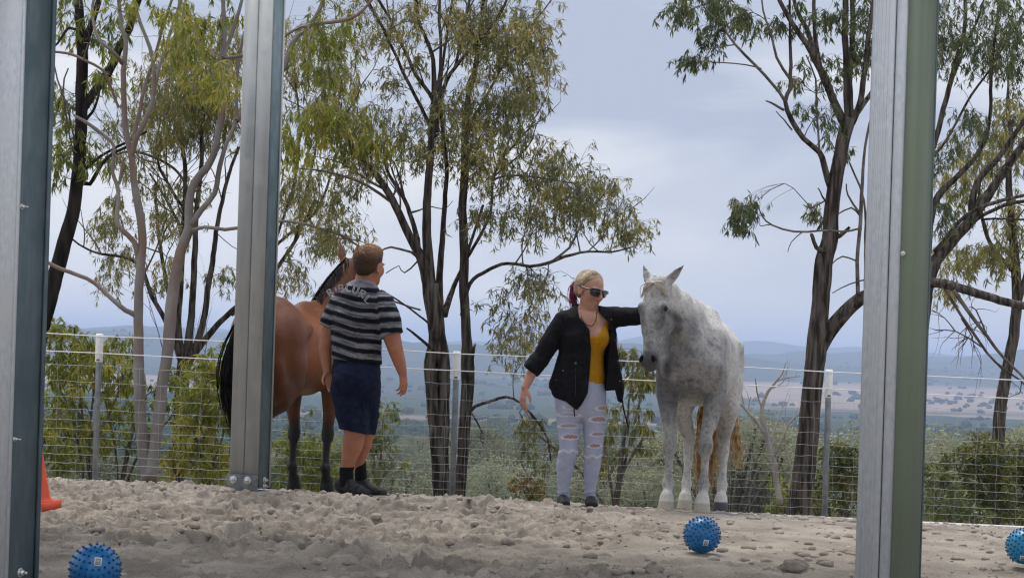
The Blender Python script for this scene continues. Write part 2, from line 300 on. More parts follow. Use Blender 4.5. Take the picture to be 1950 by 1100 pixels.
tag(obj('hillside', me, vcmat('hillside', rough=0.95, spec=0.05, nscale=0.35, namt=0.3)), kind='structure')
# far paddock and valley trees: one mass
fr = np.random.default_rng(12); N_ = 9000
ty = np.where(np.arange(N_) < 4200, 300 + 1000 * fr.random(N_), 420 + 4700 * fr.random(N_) ** 1.25); tx = fr.uniform(-0.36, 0.36, N_) * ty; keep = (fbm(np.c_[tx, ty] / 170.0, 3, 131) > np.where(ty > 2200, .595, .55)) | (ty < 1500); tx, ty = tx[keep], ty[keep]; N_ = len(tx)
tr_ = fr.uniform(3.2, 7.0, N_) * np.where(ty > 2000, 0.95, np.where(ty < 1300, 0.55, 0.85)); tz = hill_z(tx, ty) + 0.45 * tr_
V = IV1[None] * (1 + 0.6 * (fr.random((N_, len(IV1), 1)) - 0.5)) * np.stack([tr_ * fr.uniform(0.8, 1.5, N_), tr_, tr_ * fr.uniform(0.6, 1.0, N_)], -1)[:, None] + np.stack([tx, ty, tz], -1)[:, None]
Vs = [V.reshape(-1, 3)]; Ts = [(IT1[None] + (np.arange(N_) * len(IV1))[:, None, None]).reshape(-1, 3)]
me = mesh_np('far_woodland', np.concatenate(Vs), np.concatenate(Ts))
tag(obj('far_woodland', me, pmat('far woodland', (0.022, 0.036, 0.02), (0.05, 0.065, 0.035), scale=0.08, rough=1.0, spec=0.0), sm=False), 'far scrubby woodland spread over the hazy valley', 'woodland', kind='stuff')
# ------------------------------------------------------------------ shed: columns and roof
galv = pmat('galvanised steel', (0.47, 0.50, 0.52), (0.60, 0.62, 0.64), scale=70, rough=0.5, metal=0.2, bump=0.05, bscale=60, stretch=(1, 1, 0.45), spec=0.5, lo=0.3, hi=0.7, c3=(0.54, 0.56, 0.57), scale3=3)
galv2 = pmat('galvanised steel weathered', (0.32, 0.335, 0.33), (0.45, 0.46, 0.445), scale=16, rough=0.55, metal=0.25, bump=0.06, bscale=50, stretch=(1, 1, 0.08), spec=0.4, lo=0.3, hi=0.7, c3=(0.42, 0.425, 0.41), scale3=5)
galv_shade = pmat('shade toned galvanised steel', (0.11, 0.15, 0.17), (0.155, 0.20, 0.22), scale=22, rough=0.6, metal=0.1, bump=0.04, bscale=90, spec=0.3, stretch=(1, 1, 0.3), c3=(0.10, 0.145, 0.16), scale3=4)  # galvanised web darkened: the shade on that face is in the colour
green_m = pmat('green painted steel', (0.17, 0.205, 0.145), (0.19, 0.225, 0.16), scale=3, rough=0.5, spec=0.3)
zinc = pmat('zinc bolt', (0.55, 0.55, 0.53), (0.75, 0.75, 0.73), scale=60, rough=0.3, metal=0.8, spec=0.5)
def cyl(c, ax, r, h, ns=12):
    c = np.asarray(c, float); ax = np.asarray(ax, float); return tube([c, c + ax * h * 0.9, c + ax * h], [r, r, r * 0.85], ns)
def frame(yaw): c_, s_ = math.cos(yaw), math.sin(yaw); return np.array([c_, s_, 0]), np.array([-s_, c_, 0])
def bolt(par, base, at, ax, r=0.017):
    m = NB(); at = np.asarray(at) - base; m.add(*cyl(at, ax, r * 1.55, 0.004, 16)); m.add(*cyl(at, ax, r, 0.016, 6)); m.add(*cyl(at + np.asarray(ax) * 0.012, ax, r * 0.5, 0.018, 8))
    return obj('bolt', m.mesh('bolt'), zinc, par, sm=False)
def c_section(corner_px, yaw, d, wflange, depth, zb, zt, names, mats, seam=0.006, lip=True):
    """Two C sections toe to toe: two flanges with a seam on the face towards us, the web on the right."""
    X, Y = frame(yaw); c0 = P(corner_px, 670, d); c0[2] = 0; return X, Y, c0
def beam(nb, c0, X, Y, x0, x1, y0, y1, z0, z1, bev=0.006):
    # vertical bar with bevelled edges, footprint in the column's own axes
    pts = [(x0 + bev, y0), (x1 - bev, y0), (x1, y0 + bev), (x1, y1 - bev), (x1 - bev, y1), (x0 + bev, y1), (x0, y1 - bev), (x0, y0 + bev)]
    lo = np.array([c0 + X * a + Y * b_ for a, b_ in pts]); V = np.concatenate([lo + [0, 0, z0], lo + [0, 0, z1]]); n = 8
    Q = [[i, (i + 1) % n, n + (i + 1) % n, n + i] for i in range(n)] + [[8, 9, 10, 11], [8, 11, 12, 15], [12, 13, 14, 15], [3, 2, 1, 0], [7, 4, 3, 0], [7, 6, 5, 4]]
    nb.add(V, Q)
YAW = R(-16); TOP = 3.86
def column(px_bot_corner, py_bot, d, flanges, depth, label, zb=None, zt=TOP, web=None, fl=None):
    X, Y = frame(YAW); c0 = P(px_bot_corner, py_bot, d); base = np.array([c0[0], c0[1], ground_at(c0[0], c0[1]) if zb is None else zb])
    root = empty('steel_column', base); tag(root, label, 'steel column', 'shed columns'); o = np.zeros(3); h = zt - base[2]; x = 0.0
    for k, wd in enumerate(flanges):
        m = NB(); beam(m, o, X, Y, x - wd + 0.0015, x - 0.0015, 0.0, depth if k else depth - 0.004, -0.25 if zb is None else 0.0, h); x -= wd; obj('flange', m.mesh('flange'), fl or galv, root, sm=False)
    return root, base, X, Y, h
# middle column on its cleat
cm_, bs, X, Y, h = column(491, 926, 11.35, [0.112, 0.112], 0.17, 'distant slim galvanised column with bolted foot beside the bay horse', zb=float(P(491, 930, 11.35)[2]), fl=galv2)
m = NB(); beam(m, np.zeros(3), X, Y, 0.001, 0.006, 0.006, 0.170, 0.0, h, 0.001); obj('web', m.mesh('web'), galv_shade, cm_, sm=False)
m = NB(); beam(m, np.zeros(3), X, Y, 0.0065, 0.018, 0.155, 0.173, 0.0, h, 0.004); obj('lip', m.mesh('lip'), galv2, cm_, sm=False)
m = NB(); beam(m, np.zeros(3), X, Y, -0.236, 0.0005, -0.010, -0.001, -0.12, 0.095, 0.002); obj('base_plate', m.mesh('base_plate'), pmat('cleat steel', (0.10, 0.11, 0.11), (0.20, 0.205, 0.195), scale=25, rough=0.5, metal=0.3, spec=0.4), cm_, sm=False)
for bx in (-0.185, -0.075): bolt(cm_, np.zeros(3), X * bx - Y * 0.010 + np.array([0, 0, 0.055]), -Y, 0.018)
for bz in (0.055, 0.012): bolt(cm_, np.zeros(3), X * 0.006 + Y * 0.09 + np.array([0, 0, bz]), X, 0.015)
m = NB(); beam(m, np.zeros(3), X, Y, -0.26, 0.05, -0.03, 0.24, -0.5, -0.02, 0.02); obj('footing', m.mesh('footing'), pmat('concrete', (0.3, 0.29, 0.27), (0.4, 0.39, 0.36), scale=9, rough=0.9), cm_, sm=False)
# near left column
cl_, bs, X, Y, h = column(13, 1000, 6.2, [0.11, 0.11], 0.2, 'near galvanised steel column filling the left edge of the view')
m = NB(); beam(m, np.zeros(3), X, Y, 0.001, 0.006, 0.012, 0.196, -0.25, h, 0.001); obj('web', m.mesh('web'), galv_shade, cl_, sm=False)
m = NB(); beam(m, np.zeros(3), X, Y, 0.0065, 0.020, 0.182, 0.203, -0.25, h, 0.004); obj('lip', m.mesh('lip'), galv_shade, cl_, sm=False)
m = NB(); beam(m, np.zeros(3), X, Y, -0.003, 0.009, -0.003, 0.009, -0.25, h, 0.003); obj('corner', m.mesh('corner'), galv, cl_, sm=False)
for py, dy, rb_ in ((1092, 0.09, .0125), (835, 0.02, .006), (395, 0.02, .008)): bolt(cl_, np.zeros(3), X * 0.006 + Y * dy + np.array([0, 0, P(40, py, 6.25)[2] - bs[2]]), X, rb_)
# near right column with its green corner flashing
c0 = P(1712, 670, 6.0); cr_, bs, X, Y, h = column(1702, 980, 6.0, [0.048, 0.088], 0.15, 'near galvanised column with green corner flashing on its right side')
for k in range(5):
    m = NB(); xx = -0.070 - k * 0.013; beam(m, np.zeros(3), X, Y, xx - 0.003, xx + 0.003, -0.0022, 0.004, -0.25, h, 0.001); obj('rib', m.mesh('rib'), galv, cr_, sm=False)
fl = NB()
def sheet(nb, pts, z0, z1, th=0.0022):
    pts = np.asarray(pts, float)
    for a, b_ in zip(pts[:-1], pts[1:]):
        dv = (b_ - a) / np.linalg.norm(b_ - a); nrm = np.array([-dv[1], dv[0]]) * th
        q = [a, b_, b_ + nrm, a + nrm]; V = np.array([X * p_[0] + Y * p_[1] + np.array([0, 0, z]) for z in (z0, z1) for p_ in q]); nb.add(V, [[0, 1, 5, 4], [1, 2, 6, 5], [2, 3, 7, 6], [3, 0, 4, 7], [3, 2, 1, 0], [4, 5, 6, 7]])
sheet(fl, [(-0.004, -0.006), (0.046, -0.004)], -0.25, h); obj('flashing', fl.mesh('flashing'), green_m, cr_, sm=False)
fl = NB(); sheet(fl, [(0.0465, -0.004), (0.094, 0.115), (0.094, 0.16)], -0.25, h); obj('flashing', fl.mesh('flashing'), green_m, cr_, sm=False)
fl = NB(); sheet(fl, [(0.0955, 0.118), (0.1005, 0.122)], -0.25, h); obj('flashing_edge', fl.mesh('flashing_edge'), galv_shade, cr_, sm=False)
bolt(cr_, np.zeros(3), X * 0.003 - Y * 0.006 + np.array([0, 0, P(1725, 483, 6.0)[2] - bs[2]]), -Y, 0.006)
# roof implied by the columns, out of view; its reach shaped for shade below
m = NB(); V = np.array([[-6, 5.75, TOP], [6, 5.55, TOP], [6, 9.9, TOP + 0.05], [-6, 10.3, TOP + 0.05]]); m.add(np.concatenate([V, V + [0, 0, 0.03]]), [[3, 2, 1, 0], [4, 5, 6, 7], [0, 1, 5, 4], [1, 2, 6, 5], [2, 3, 7, 6], [3, 0, 4, 7]])
tag(obj('shed_roof', m.mesh('shed_roof'), galv2, sm=False), kind='structure')
# ------------------------------------------------------------------ fence
FD = 14.0
white_m = pmat('white plastic', (0.78, 0.78, 0.78), (0.84, 0.84, 0.84), scale=8, rough=0.4, spec=0.4)
pipe_m = pmat('galvanised pipe', (0.20, 0.225, 0.25), (0.30, 0.325, 0.35), scale=18, rough=0.45, metal=0.4, spec=0.5)
wire_m = pmat('galvanised wire', (0.30, 0.31, 0.31), (0.46, 0.47, 0.46), scale=3, rough=0.45, metal=0.3, spec=0.5)
print_m = pmat('grey print', (0.12, 0.12, 0.13), rough=0.6)
fence = empty('wire_fence', (0, FD, float(base_z(0, FD)))); tag(fence, 'square mesh wire fence with white capped pipe posts behind the horses', 'wire fence'); FB = np.array(fence.location)
slope = (703 - 635) / (1580 - 190.)
def fpt(px, off): return P(px, 635 + (px - 190) * slope + off, FD)       # off: pixels below the line of post tops
fence_px = [-490, 190, 870, 1579, 2290]
pm = NB(); s_ = FD / F; pm.add(*tube([[0, 0, -0.25], [0, 0, 1.02], [0, 0, 1.24]], [5.6 * s_] * 3, 14)); post_me = pm.mesh('fence_post'); smooth(post_me)
sv = NB(); zt = 0.0; sv.add(*tube([[0, 0, -0.245], [0, 0, -0.24], [0, 0, -0.02], [0, 0, -0.006], [0, 0, 0]], np.array([7, 7.5, 7.5, 7.0, 5.4]) * s_, 16)); sleeve_me = sv.mesh('insulator_sleeve'); smooth(sleeve_me)
for px in fence_px:
    tp = fpt(px, 0); o = obj('fence_post', post_me, pipe_m, fence, loc=tp - FB - [0, 0, 1.25]); sl_ = obj('insulator_sleeve', sleeve_me, white_m, o, loc=(0, 0, 1.25))
    m = NB(); m.box([0, 0, 0], [3.0 * s_, 0.0015, 1.6 * s_]); pr_ = obj('print_mark', m.mesh('print_mark'), print_m, o, loc=(0.0, -7.5 * s_ - 0.0005, 1.25 - 50 * s_), sm=False)
    if px in (870,): 
        m = NB(); m.box([0, 0, 0], [8 * s_, 0.02, 0.012]); obj('clip', m.mesh('clip'), white_m, o, loc=(0, 0, 1.25 - 53 * s_), sm=False)
def wire(off, r, name, mat, wob=0.0, sag=3.0):
    pts = []
    for a, b_ in zip(fence_px[:-1], fence_px[1:]):
        for t_ in np.linspace(0, 1, 40, endpoint=False):
            q = fpt(a + (b_ - a) * t_, off + sag * 4 * t_ * (1 - t_)); pts.append(q + [0, 0.03 if name == 'mesh_wire' else -0.034, wob * rng.normal()])
    m = NB(); m.add(*tube(np.array(pts) - FB, r, 6)); obj(name, m.mesh(name), mat, fence)
wire(5, 0.0048, 'top_wire', white_m, sag=-2.0); wire(37, 0.0046, 'top_wire', white_m, sag=1.0)
MW = [62, 93, 122, 145, 166, 184, 200, 216, 232, 248, 264, 280]
for off in MW: wire(off, 0.0018, 'mesh_wire', wire_m, wob=0.0032, sag=2.0)
vx = 70.0; k = 0; zt = NB(); A_ = fpt(190, MW[0]); B_ = fpt(190, MW[-1] + 8); hgt = A_[2] - B_[2]
zz = np.linspace(0, 1, 14); zt.add(*tube(np.c_[0.004 * rng.normal(size=14), 0.004 * np.sin(zz * 40), -zz * hgt], 0.0011, 5, caps=False)); stay_me = zt.mesh('mesh_stay')
while vx < 2000:
    if 60 < vx < 2000: obj('mesh_stay', stay_me, wire_m, fence, loc=fpt(vx, MW[0] + 2) - FB + [0, 0.034, 0])
    vx += 39.0
for k in range(26):                     # white edging kerb along the fence foot on the right
    pass
e0, e1 = P(1390, 976, 13.6), P(2150, 1011, 13.3); m = NB(); ax = (e1 - e0) / np.linalg.norm(e1 - e0); dn = np.array([0, 0, -1.0]); out_ = np.array([ax[1], -ax[0], 0])
for a in (0,):
    q = [e0, e0 + out_ * -0.05]; V = np.array([e0, e1, e1 + dn * 0.25, e0 + dn * 0.25]); V = np.concatenate([V, V + np.array([0, 0.04, 0])]); m.add(V, [[0, 3, 2, 1], [4, 5, 6, 7], [0, 1, 5, 4], [1, 2, 6, 5], [2, 3, 7, 6], [3, 0, 4, 7]])
bs_ = e0.copy(); o = obj('edging_board', m.mesh('edging_board', bs_), white_m, loc=bs_, sm=False); tag(o, 'low white edging board between the sand and the fence at right', 'edging board')
# ------------------------------------------------------------------ cone and spiky balls
cone_m = pmat('orange plastic', (0.72, 0.075, 0.022), (0.80, 0.10, 0.03), scale=6, rough=0.45, spec=0.4)
cb = P(57, 962, 9.6); cb[2] = ground_at(cb[0], cb[1]) + 0.018
ct = empty('traffic_cone', cb); tag(ct, 'orange traffic cone peeking out behind the left steel column', 'traffic cone')
m = NB(); rr = [0.135, 0.13, 0.118, 0.112, 0.03, 0.022, 0.0]; zz = [0.024, 0.03, 0.045, 0.06, 0.485, 0.495, 0.497]; m.add(*tube([[0, 0, z] for z in zz], rr, 32)); obj('cone_body', m.mesh('cone_body'), cone_m, ct)
m = NB(); beam(m, np.zeros(3), *frame(R(-8)), -0.143, 0.143, -0.143, 0.143, -0.02, 0.026, 0.02); obj('cone_base', m.mesh('cone_base'), cone_m, ct, sm=False)
blue_m = pmat('blue rubber', (0.006, 0.12, 0.31), (0.009, 0.155, 0.38), scale=12, rough=0.32, spec=0.5)
blue2_m = pmat('teal blue rubber', (0.01, 0.22, 0.42), (0.014, 0.27, 0.48), scale=12, rough=0.32, spec=0.5)
spike_m = pmat('dark blue rubber', (0.004, 0.055, 0.16), (0.006, 0.075, 0.20), scale=12, rough=0.35, spec=0.4)  # darker than the ball: part of the spikes' shading is in the colour
lab_w = pmat('label white', (0.75, 0.76, 0.74), rough=0.6); lab_g = pmat('label grey', (0.22, 0.25, 0.27), (0.35, 0.38, 0.40), scale=300, rough=0.6)
SV, ST = ico(4); spk = []
ga = math.pi * (3 - math.sqrt(5)); NS = 190
for k in range(NS): z = 1 - 2 * (k + 0.5) / NS; r = math.sqrt(1 - z * z); spk.append([r * math.cos(k * ga), r * math.sin(k * ga), z])
spk = np.array(spk)
def ball(px, py, d, rpx, mt, label, tagdir, tilt):
    r = rpx / F * d; c = P(px, py, d); zg = ground_at(c[0], c[1]); base = np.array([c[0], c[1], c[2] - r * 0.94])
    root = empty('spiky_ball', base); tag(root, label, 'spiky ball', 'blue spiky balls on the sand')
    sh = np.array([0, 0, r * 0.94]); Rm = np.array(Matrix.Rotation(tilt, 3, 'X') @ Matrix.Rotation(tilt * 1.7, 3, 'Y')); V = SV.copy(); V[:, 2] = np.maximum(V[:, 2], -0.93)
    obj('ball', mesh_np('ball', V * r * 0.93 + sh, ST), mt, root); m = NB()
    for s in spk @ Rm.T:
        if s @ tagdir > 0.965 or s[2] < -0.82: continue
        m.add(*tube([s * r * 0.91 + sh, s * r * 0.955 + sh, s * r * 0.985 + sh, s * r * 1.003 + sh], np.array([0.058, 0.044, 0.034, 0.012]) * r, 8))
    o = obj('spikes', m.mesh('spikes'), spike_m, root); o['kind'] = 'stuff'
    t_ = np.asarray(tagdir, float); t_ /= np.linalg.norm(t_); sx_ = np.cross([0.12, 0, 1], t_); sx_ /= np.linalg.norm(sx_); ux = np.cross(t_, sx_)
    M = np.stack([sx_, ux, t_], 1); m = NB(); m.box(t_ * r * 0.945 + sh, [r * 0.13, r * 0.16, r * 0.012], M=M); lb = obj('label', m.mesh('label'), lab_w, root, sm=False)
    m = NB(); m.box(t_ * r * 0.955 + sh, [r * 0.095, r * 0.125, r * 0.01], M=M); obj('label_print', m.mesh('label_print'), lab_g, lb, sm=False)
ball(*BALLS[0], blue_m, 'blue spiky ball at lower left beside the left steel column', nrm([0.32, -0.85, 0.42]), 0.4)
ball(*BALLS[1], blue_m, 'blue spiky ball in front of the grey horse', nrm([0.10, -0.93, -0.30]), 1.1)
ball(*BALLS[2], blue2_m, 'teal blue spiky ball cut off by the right edge', nrm([-0.35, -0.75, -0.55]), 0.8)
# ------------------------------------------------------------------ trees
tr = np.random.default_rng(21)
def leaf_quads(pos, dirv, ln, wd):
    n = len(pos); dirv = dirv / (np.linalg.norm(dirv, axis=1, keepdims=True) + 1e-9)
    rv = tr.normal(size=(n, 3)); sd_ = np.cross(dirv, rv); sd_ /= np.linalg.norm(sd_, axis=1, keepdims=True) + 1e-9; nm = np.cross(dirv, sd_)
    b = pos; m_ = pos + dirv * (ln * 0.45)[:, None] + nm * (ln * tr.uniform(-0.06, 0.10, n))[:, None]; tip = pos + dirv * ln[:, None] - nm * (ln * 0.08)[:, None]
    V = np.stack([b, m_ + sd_ * (wd / 2)[:, None], tip, m_ - sd_ * (wd / 2)[:, None]], 1).reshape(-1, 3)
    return V, np.arange(4 * n).reshape(-1, 4)
LEAF_N = 0.85
class Tree:
    def __init__(s, name, label, d, base, cat='tree', group=None):
        s.d = d; s.s = d / F; s.base = P(base[0], base[1], d); s.root = empty(name, s.base); tag(s.root, label, cat, group)
        s.trunk = NB(); s.twig = NB(); s.leaf = NB(); s.nodes = []; s.rad = []; s.ends = []
    def pt(s, p): return P(p[0], p[1], s.d + (p[2] if len(p) > 2 else 0.0))
    def limb(s, pts, ns=12, ridge=0.05, wob=0.006, step=None, thin=False):
        """pts: (px, py, depth offset, width px)"""
        q = np.array([list(s.pt(p)) + [p[3] * s.s / 2 * 0.88] for p in pts]); q = spline(q, step or (0.07 if not thin else 0.11)); n = len(q)
        wv = np.cumsum(tr.normal(size=(n, 3)), 0) * wob * 0.5; wv -= np.linspace(0, 1, n)[:, None] * wv[-1]; q[:, :3] += wv
        if pts[-1][3] >= 2.5 and len(pts) > 3 and (pts[-1][1] < 30 or pts[-1][0] > 1900 or pts[-1][0] < 60):    # limbs that leave the view go on, fork out and taper
            e_ = q[-1]; dv = nrm(q[-1, :3] - q[-4, :3]); ext = [e_]; v_ = dv
            for j in range(4): v_ = nrm(v_ + tr.normal(size=3) * .22 + [0, 0, .12]); ext.append(np.r_[ext[-1][:3] + v_ * .38, e_[3] * (.75, .5, .3, .08)[j]])
            ex = spline(np.array(ext), .1); q = np.vstack([q, ex[1:]]); s.ends.append(ex); n = len(q)
        (s.twig if thin else s.trunk).add(*tube(q[:, :3], q[:, 3], ns, ridge=ridge)); s.nodes.append(q[:, :3]); s.rad.append(q[:, 3]); return q
    def limb_s(s, pts, **kw): return s.limb([(p[0], p[1], p[2], p[3] * (.62 if p[3] > 9 else .8)) for p in pts], **kw)
    def boughs(s, n, lo=0.35, length=(0.5, 1.3), up=0.5, r=0.011, from_limbs=None, droop=0.0):
        """bare secondary branches growing off the limbs"""
        for _ in range(n):
            k = tr.integers(len(s.nodes)) if from_limbs is None else from_limbs[tr.integers(len(from_limbs))]; q = s.nodes[k]; i = int(len(q) * tr.uniform(lo, 1.0)) - 1; i = max(i, 1)
            a = q[i]; T = q[i] - q[i - 1]; T /= np.linalg.norm(T) + 1e-9; dv = T * 0.8 + tr.normal(size=3) * 0.55 + np.array([0, 0, up]); dv /= np.linalg.norm(dv); Ln = tr.uniform(*length)
            pl = [a]; vv = dv.copy()
            for j in range(5): vv = nrm(vv + tr.normal(size=3) * 0.30 + np.array([0, 0, up * 0.12 - droop * 0.3])); pl.append(pl[-1] + vv * Ln / 5)
            r0 = min(r * tr.uniform(0.6, 1.4), s.rad[k][i] * 0.7); qq = spline(np.c_[np.array(pl), r0 * np.array([1, .85, .7, .55, .4, .22])], 0.10)
            s.twig.add(*tube(qq[:, :3], qq[:, 3], 5, caps=False)); s.nodes.append(qq[:, :3]); s.rad.append(qq[:, 3])
    def cluster(s, C, r, leaves, ln=(0.07, 0.13), wd=0.017, droop=0.9, tint=(0.1, 0.9), ntw=None, maxlen=1.6, flat=0.75):
        A = np.concatenate(s.nodes); Rr = np.concatenate(s.rad)
        dd = np.linalg.norm(A - C, axis=1) + 0.55 * np.clip(A[:, 2] - C[2] + 0.1, 0, None) + 0.4 * np.clip(0.25 - np.linalg.norm(A - C, axis=1), 0, None)
        i = int(np.argmin(dd)); a = A[i]; Ln = np.linalg.norm(C - a)
        if Ln > 0.95: return
        leaves = int(leaves * LEAF_N); r0 = min(0.004 + 0.006 * Ln, Rr[i] * 0.8)
        mid = (a + C) / 2 + np.array([0, 0, 0.12 * Ln]) + tr.normal(size=3) * 0.10 * Ln
        q = spline(np.c_[np.array([a, mid, C]), [r0, r0 * 0.75, r0 * 0.5]], 0.12); s.twig.add(*tube(q[:, :3], q[:, 3], 5, caps=False)); s.nodes.append(q[:, :3]); s.rad.append(q[:, 3])
        ntw = ntw or max(4, leaves // 11); t0 = tr.uniform(*tint)
        for _ in range(ntw):
            st = q[int(len(q) * tr.uniform(0.55, 1.0)) - 1, :3]; v = tr.normal(size=3); v *= tr.random() ** 0.45 / np.linalg.norm(v); e_ = C + v * r * np.array([1, 1, flat]); md = (st + e_) / 2 + np.array([0, 0, 0.18 * r])
            e2 = e_ - np.array([0, 0, 0.28 * r * droop]); w_ = spline(np.c_[np.array([st, md, e_, e2]), [r0 * 0.45, r0 * 0.35, r0 * 0.22, 0.0008]], 0.12)
            w_[:, 3] = np.maximum(w_[:, 3], 0.0013); s.twig.add(*tube(w_[:, :3], w_[:, 3], 3, caps=False))
            nl = max(4, int(leaves / ntw)); ti = tr.uniform(0.25, 1.0, nl) ** 0.7 * (len(w_) - 1); i0 = np.minimum(ti.astype(int), len(w_) - 2); f_ = (ti - i0)[:, None]
            pos = w_[i0, :3] * (1 - f_) + w_[i0 + 1, :3] * f_; T = w_[i0 + 1, :3] - w_[i0, :3]; T /= np.linalg.norm(T, axis=1, keepdims=True) + 1e-9
            dv = T * 0.35 + tr.normal(size=(nl, 3)) * 0.48 + np.array([0, 0, -droop]); l_ = tr.uniform(*ln, nl)
            V, Q = leaf_quads(pos, dv, l_, np.full(nl, wd * 0.8) * tr.uniform(0.7, 1.25, nl)); s.leaf.add(V, Q, np.repeat(np.clip(t0 + tr.normal(size=nl) * 0.16, 0, 1), 4))
    def cloud(s, cx, cy, rx, ry, n, r, leaves, dz=0.5, dd=0.0, **kw):
        """n leaf clusters filling an ellipse-shaped region of the crown (centre and radii as seen), spread in depth"""
        for _ in range(n):
            a = tr.uniform(0, 6.283); q = math.sqrt(tr.random()); C = P(cx + rx * q * math.cos(a), cy + ry * q * math.sin(a), s.d + dd + tr.normal() * dz); s.cluster(C, r * tr.uniform(0.7, 1.3), leaves, **kw)
    def done(s, bark, leafm, twigm=None):
        for ex in (s.ends if s.leaf.n else []):
            for _ in range(5): s.cluster(ex[tr.integers(len(ex) // 3, len(ex)), :3] + tr.normal(size=3) * .22, .22, 60, tint=(.1, .8))
        if s.trunk.n: obj('trunk', s.trunk.mesh('trunk', s.base), bark, s.root)
        if s.twig.n: o = obj('branches', s.twig.mesh('branches', s.base), twigm or bark, s.root); o['kind'] = 'stuff'
        if s.leaf.n: o = obj('crown', s.leaf.mesh('crown', s.base), leafm, s.root, sm=False); o['kind'] = 'stuff'
bark_dark = pmat('ironbark', (0.030, 0.025, 0.022), (0.145, 0.122, 0.105), scale=26, rough=0.95, bump=1.0, bscale=30, stretch=(1, 1, 0.12), spec=0.1, dist=0.04, lo=0.40, hi=0.64)
bark_black = pmat('scorched bark', (0.010, 0.009, 0.009), (0.04, 0.033, 0.03), scale=14, rough=0.95, bump=1.0, bscale=26, stretch=(1, 1, 0.2), spec=0.1, dist=0.025)
bark_gum = pmat('smooth gum bark', (0.15, 0.13, 0.12), (0.27, 0.25, 0.235), scale=5, rough=0.75, bump=0.25, bscale=14, stretch=(1, 1, 0.3), spec=0.15, c3=(0.20, 0.135, 0.105), scale3=1.6)
bark_twig = pmat('grey twig bark', (0.075, 0.062, 0.054), (0.18, 0.155, 0.138), scale=9, rough=0.9, spec=0.1)
bark_dead = pmat('bleached dead wood', (0.20, 0.175, 0.16), (0.36, 0.33, 0.31), scale=8, rough=0.85, bump=0.4, bscale=18, stretch=(1, 1, 0.3), spec=0.1)
leaf_olive = leafmat('olive gum leaf', [(0.0, (0.09, 0.115, 0.042)), (0.35, (0.16, 0.17, 0.055)), (0.7, (0.25, 0.235, 0.07)), (1.0, (0.35, 0.29, 0.09))])
leaf_bright = leafmat('young gum leaf', [(0.0, (0.085, 0.12, 0.03)), (0.4, (0.18, 0.21, 0.04)), (0.8, (0.32, 0.33, 0.05)), (1.0, (0.40, 0.33, 0.07))], trans=0.5)
leaf_green = leafmat('green gum leaf', [(0.0, (0.065, 0.095, 0.04)), (0.5, (0.115, 0.145, 0.052)), (1.0, (0.20, 0.205, 0.07))])
leaf_wattle = leafmat('wattle leaf', [(0.0, (0.03, 0.055, 0.018)), (0.5, (0.075, 0.10, 0.028)), (1.0, (0.20, 0.18, 0.045))], trans=0.25)
# ---- big central ironbark with twin trunks
T = Tree('ironbark_tree', 'tall spreading dark barked tree with twin trunks between man and woman', 15.6, (850, 950))
T.limb([(846, 985, 0, 44), (841, 945, 0, 36), (838, 870, 0, 35), (836, 810, 0, 42)], ns=20, ridge=0.07)
T.limb([(832, 835, 0, 26), (822, 750, 0, 24), (820, 690, 0, 25), (829, 655, 0, 28), (828, 620, 0, 26)], ns=16, ridge=0.07)
T.limb([(842, 835, 0.04, 28), (845, 750, 0.04, 27), (844, 690, 0.02, 29), (834, 640, 0, 34), (827, 590, 0, 35), (820, 540, 0, 33)], ns=18, ridge=0.07)
T.limb_s([(820, 560, 0, 46), (806, 500, -.05, 38), (778, 450, -.1, 28), (745, 380, -.2, 25), (716, 335, -.3, 22), (690, 305, -.4, 17), (655, 262, -.5, 12), (610, 215, -.6, 8)], ns=14)
T.limb_s([(826, 600, 0, 44), (820, 500, 0, 36), (817, 420, 0, 30), (820, 340, 0, 26), (828, 250, 0, 22), (832, 180, 0, 19), (825, 100, 0, 14), (800, 40, 0, 11), (790, -40, 0, 8)], ns=14)
T.limb_s([(836, 600, .1, 32), (836, 520, .2, 24), (842, 420, .3, 19), (848, 340, .3, 16), (842, 250, .3, 14), (838, 160, .3, 12), (852, 60, .3, 10), (870, -40, .3, 7)], ns=12)
T.limb_s([(800, 490, 0, 22), (792, 440, .2, 19), (770, 380, .3, 15), (735, 320, .4, 12), (730, 270, .4, 10)], ns=10)
T.limb_s([(832, 250, 0, 17), (825, 190, .1, 15), (790, 140, .2, 13), (768, 90, .3, 11), (745, 40, .4, 10), (715, -10, .4, 8)], ns=10)
T.limb_s([(829, 262, .02, 13), (806, 215, .05, 13), (775, 150, -.1, 12), (752, 100, -.2, 10), (728, 50, -.3, 9), (700, 0, -.3, 7)], ns=10)
T.limb_s([(835, 200, 0, 16), (850, 155, -.1, 15), (868, 125, -.2, 13), (905, 80, -.3, 11), (935, 50, -.3, 9), (965, 0, -.3, 7), (980, -40, -.3, 5)], ns=10)
T.limb_s([(832, 180, 0, 12), (838, 100, 0, 11), (835, 30, 0, 9), (838, -40, 0, 7)], ns=10)
T.limb_s([(866, 128, -.2, 9), (880, 60, .1, 8), (900, -20, .2, 6)], ns=8)
T.limb_s([(845, 600, .1, 26), (862, 545, .3, 17), (885, 490, .4, 13), (905, 430, .4, 10), (920, 390, .4, 8)], ns=10)
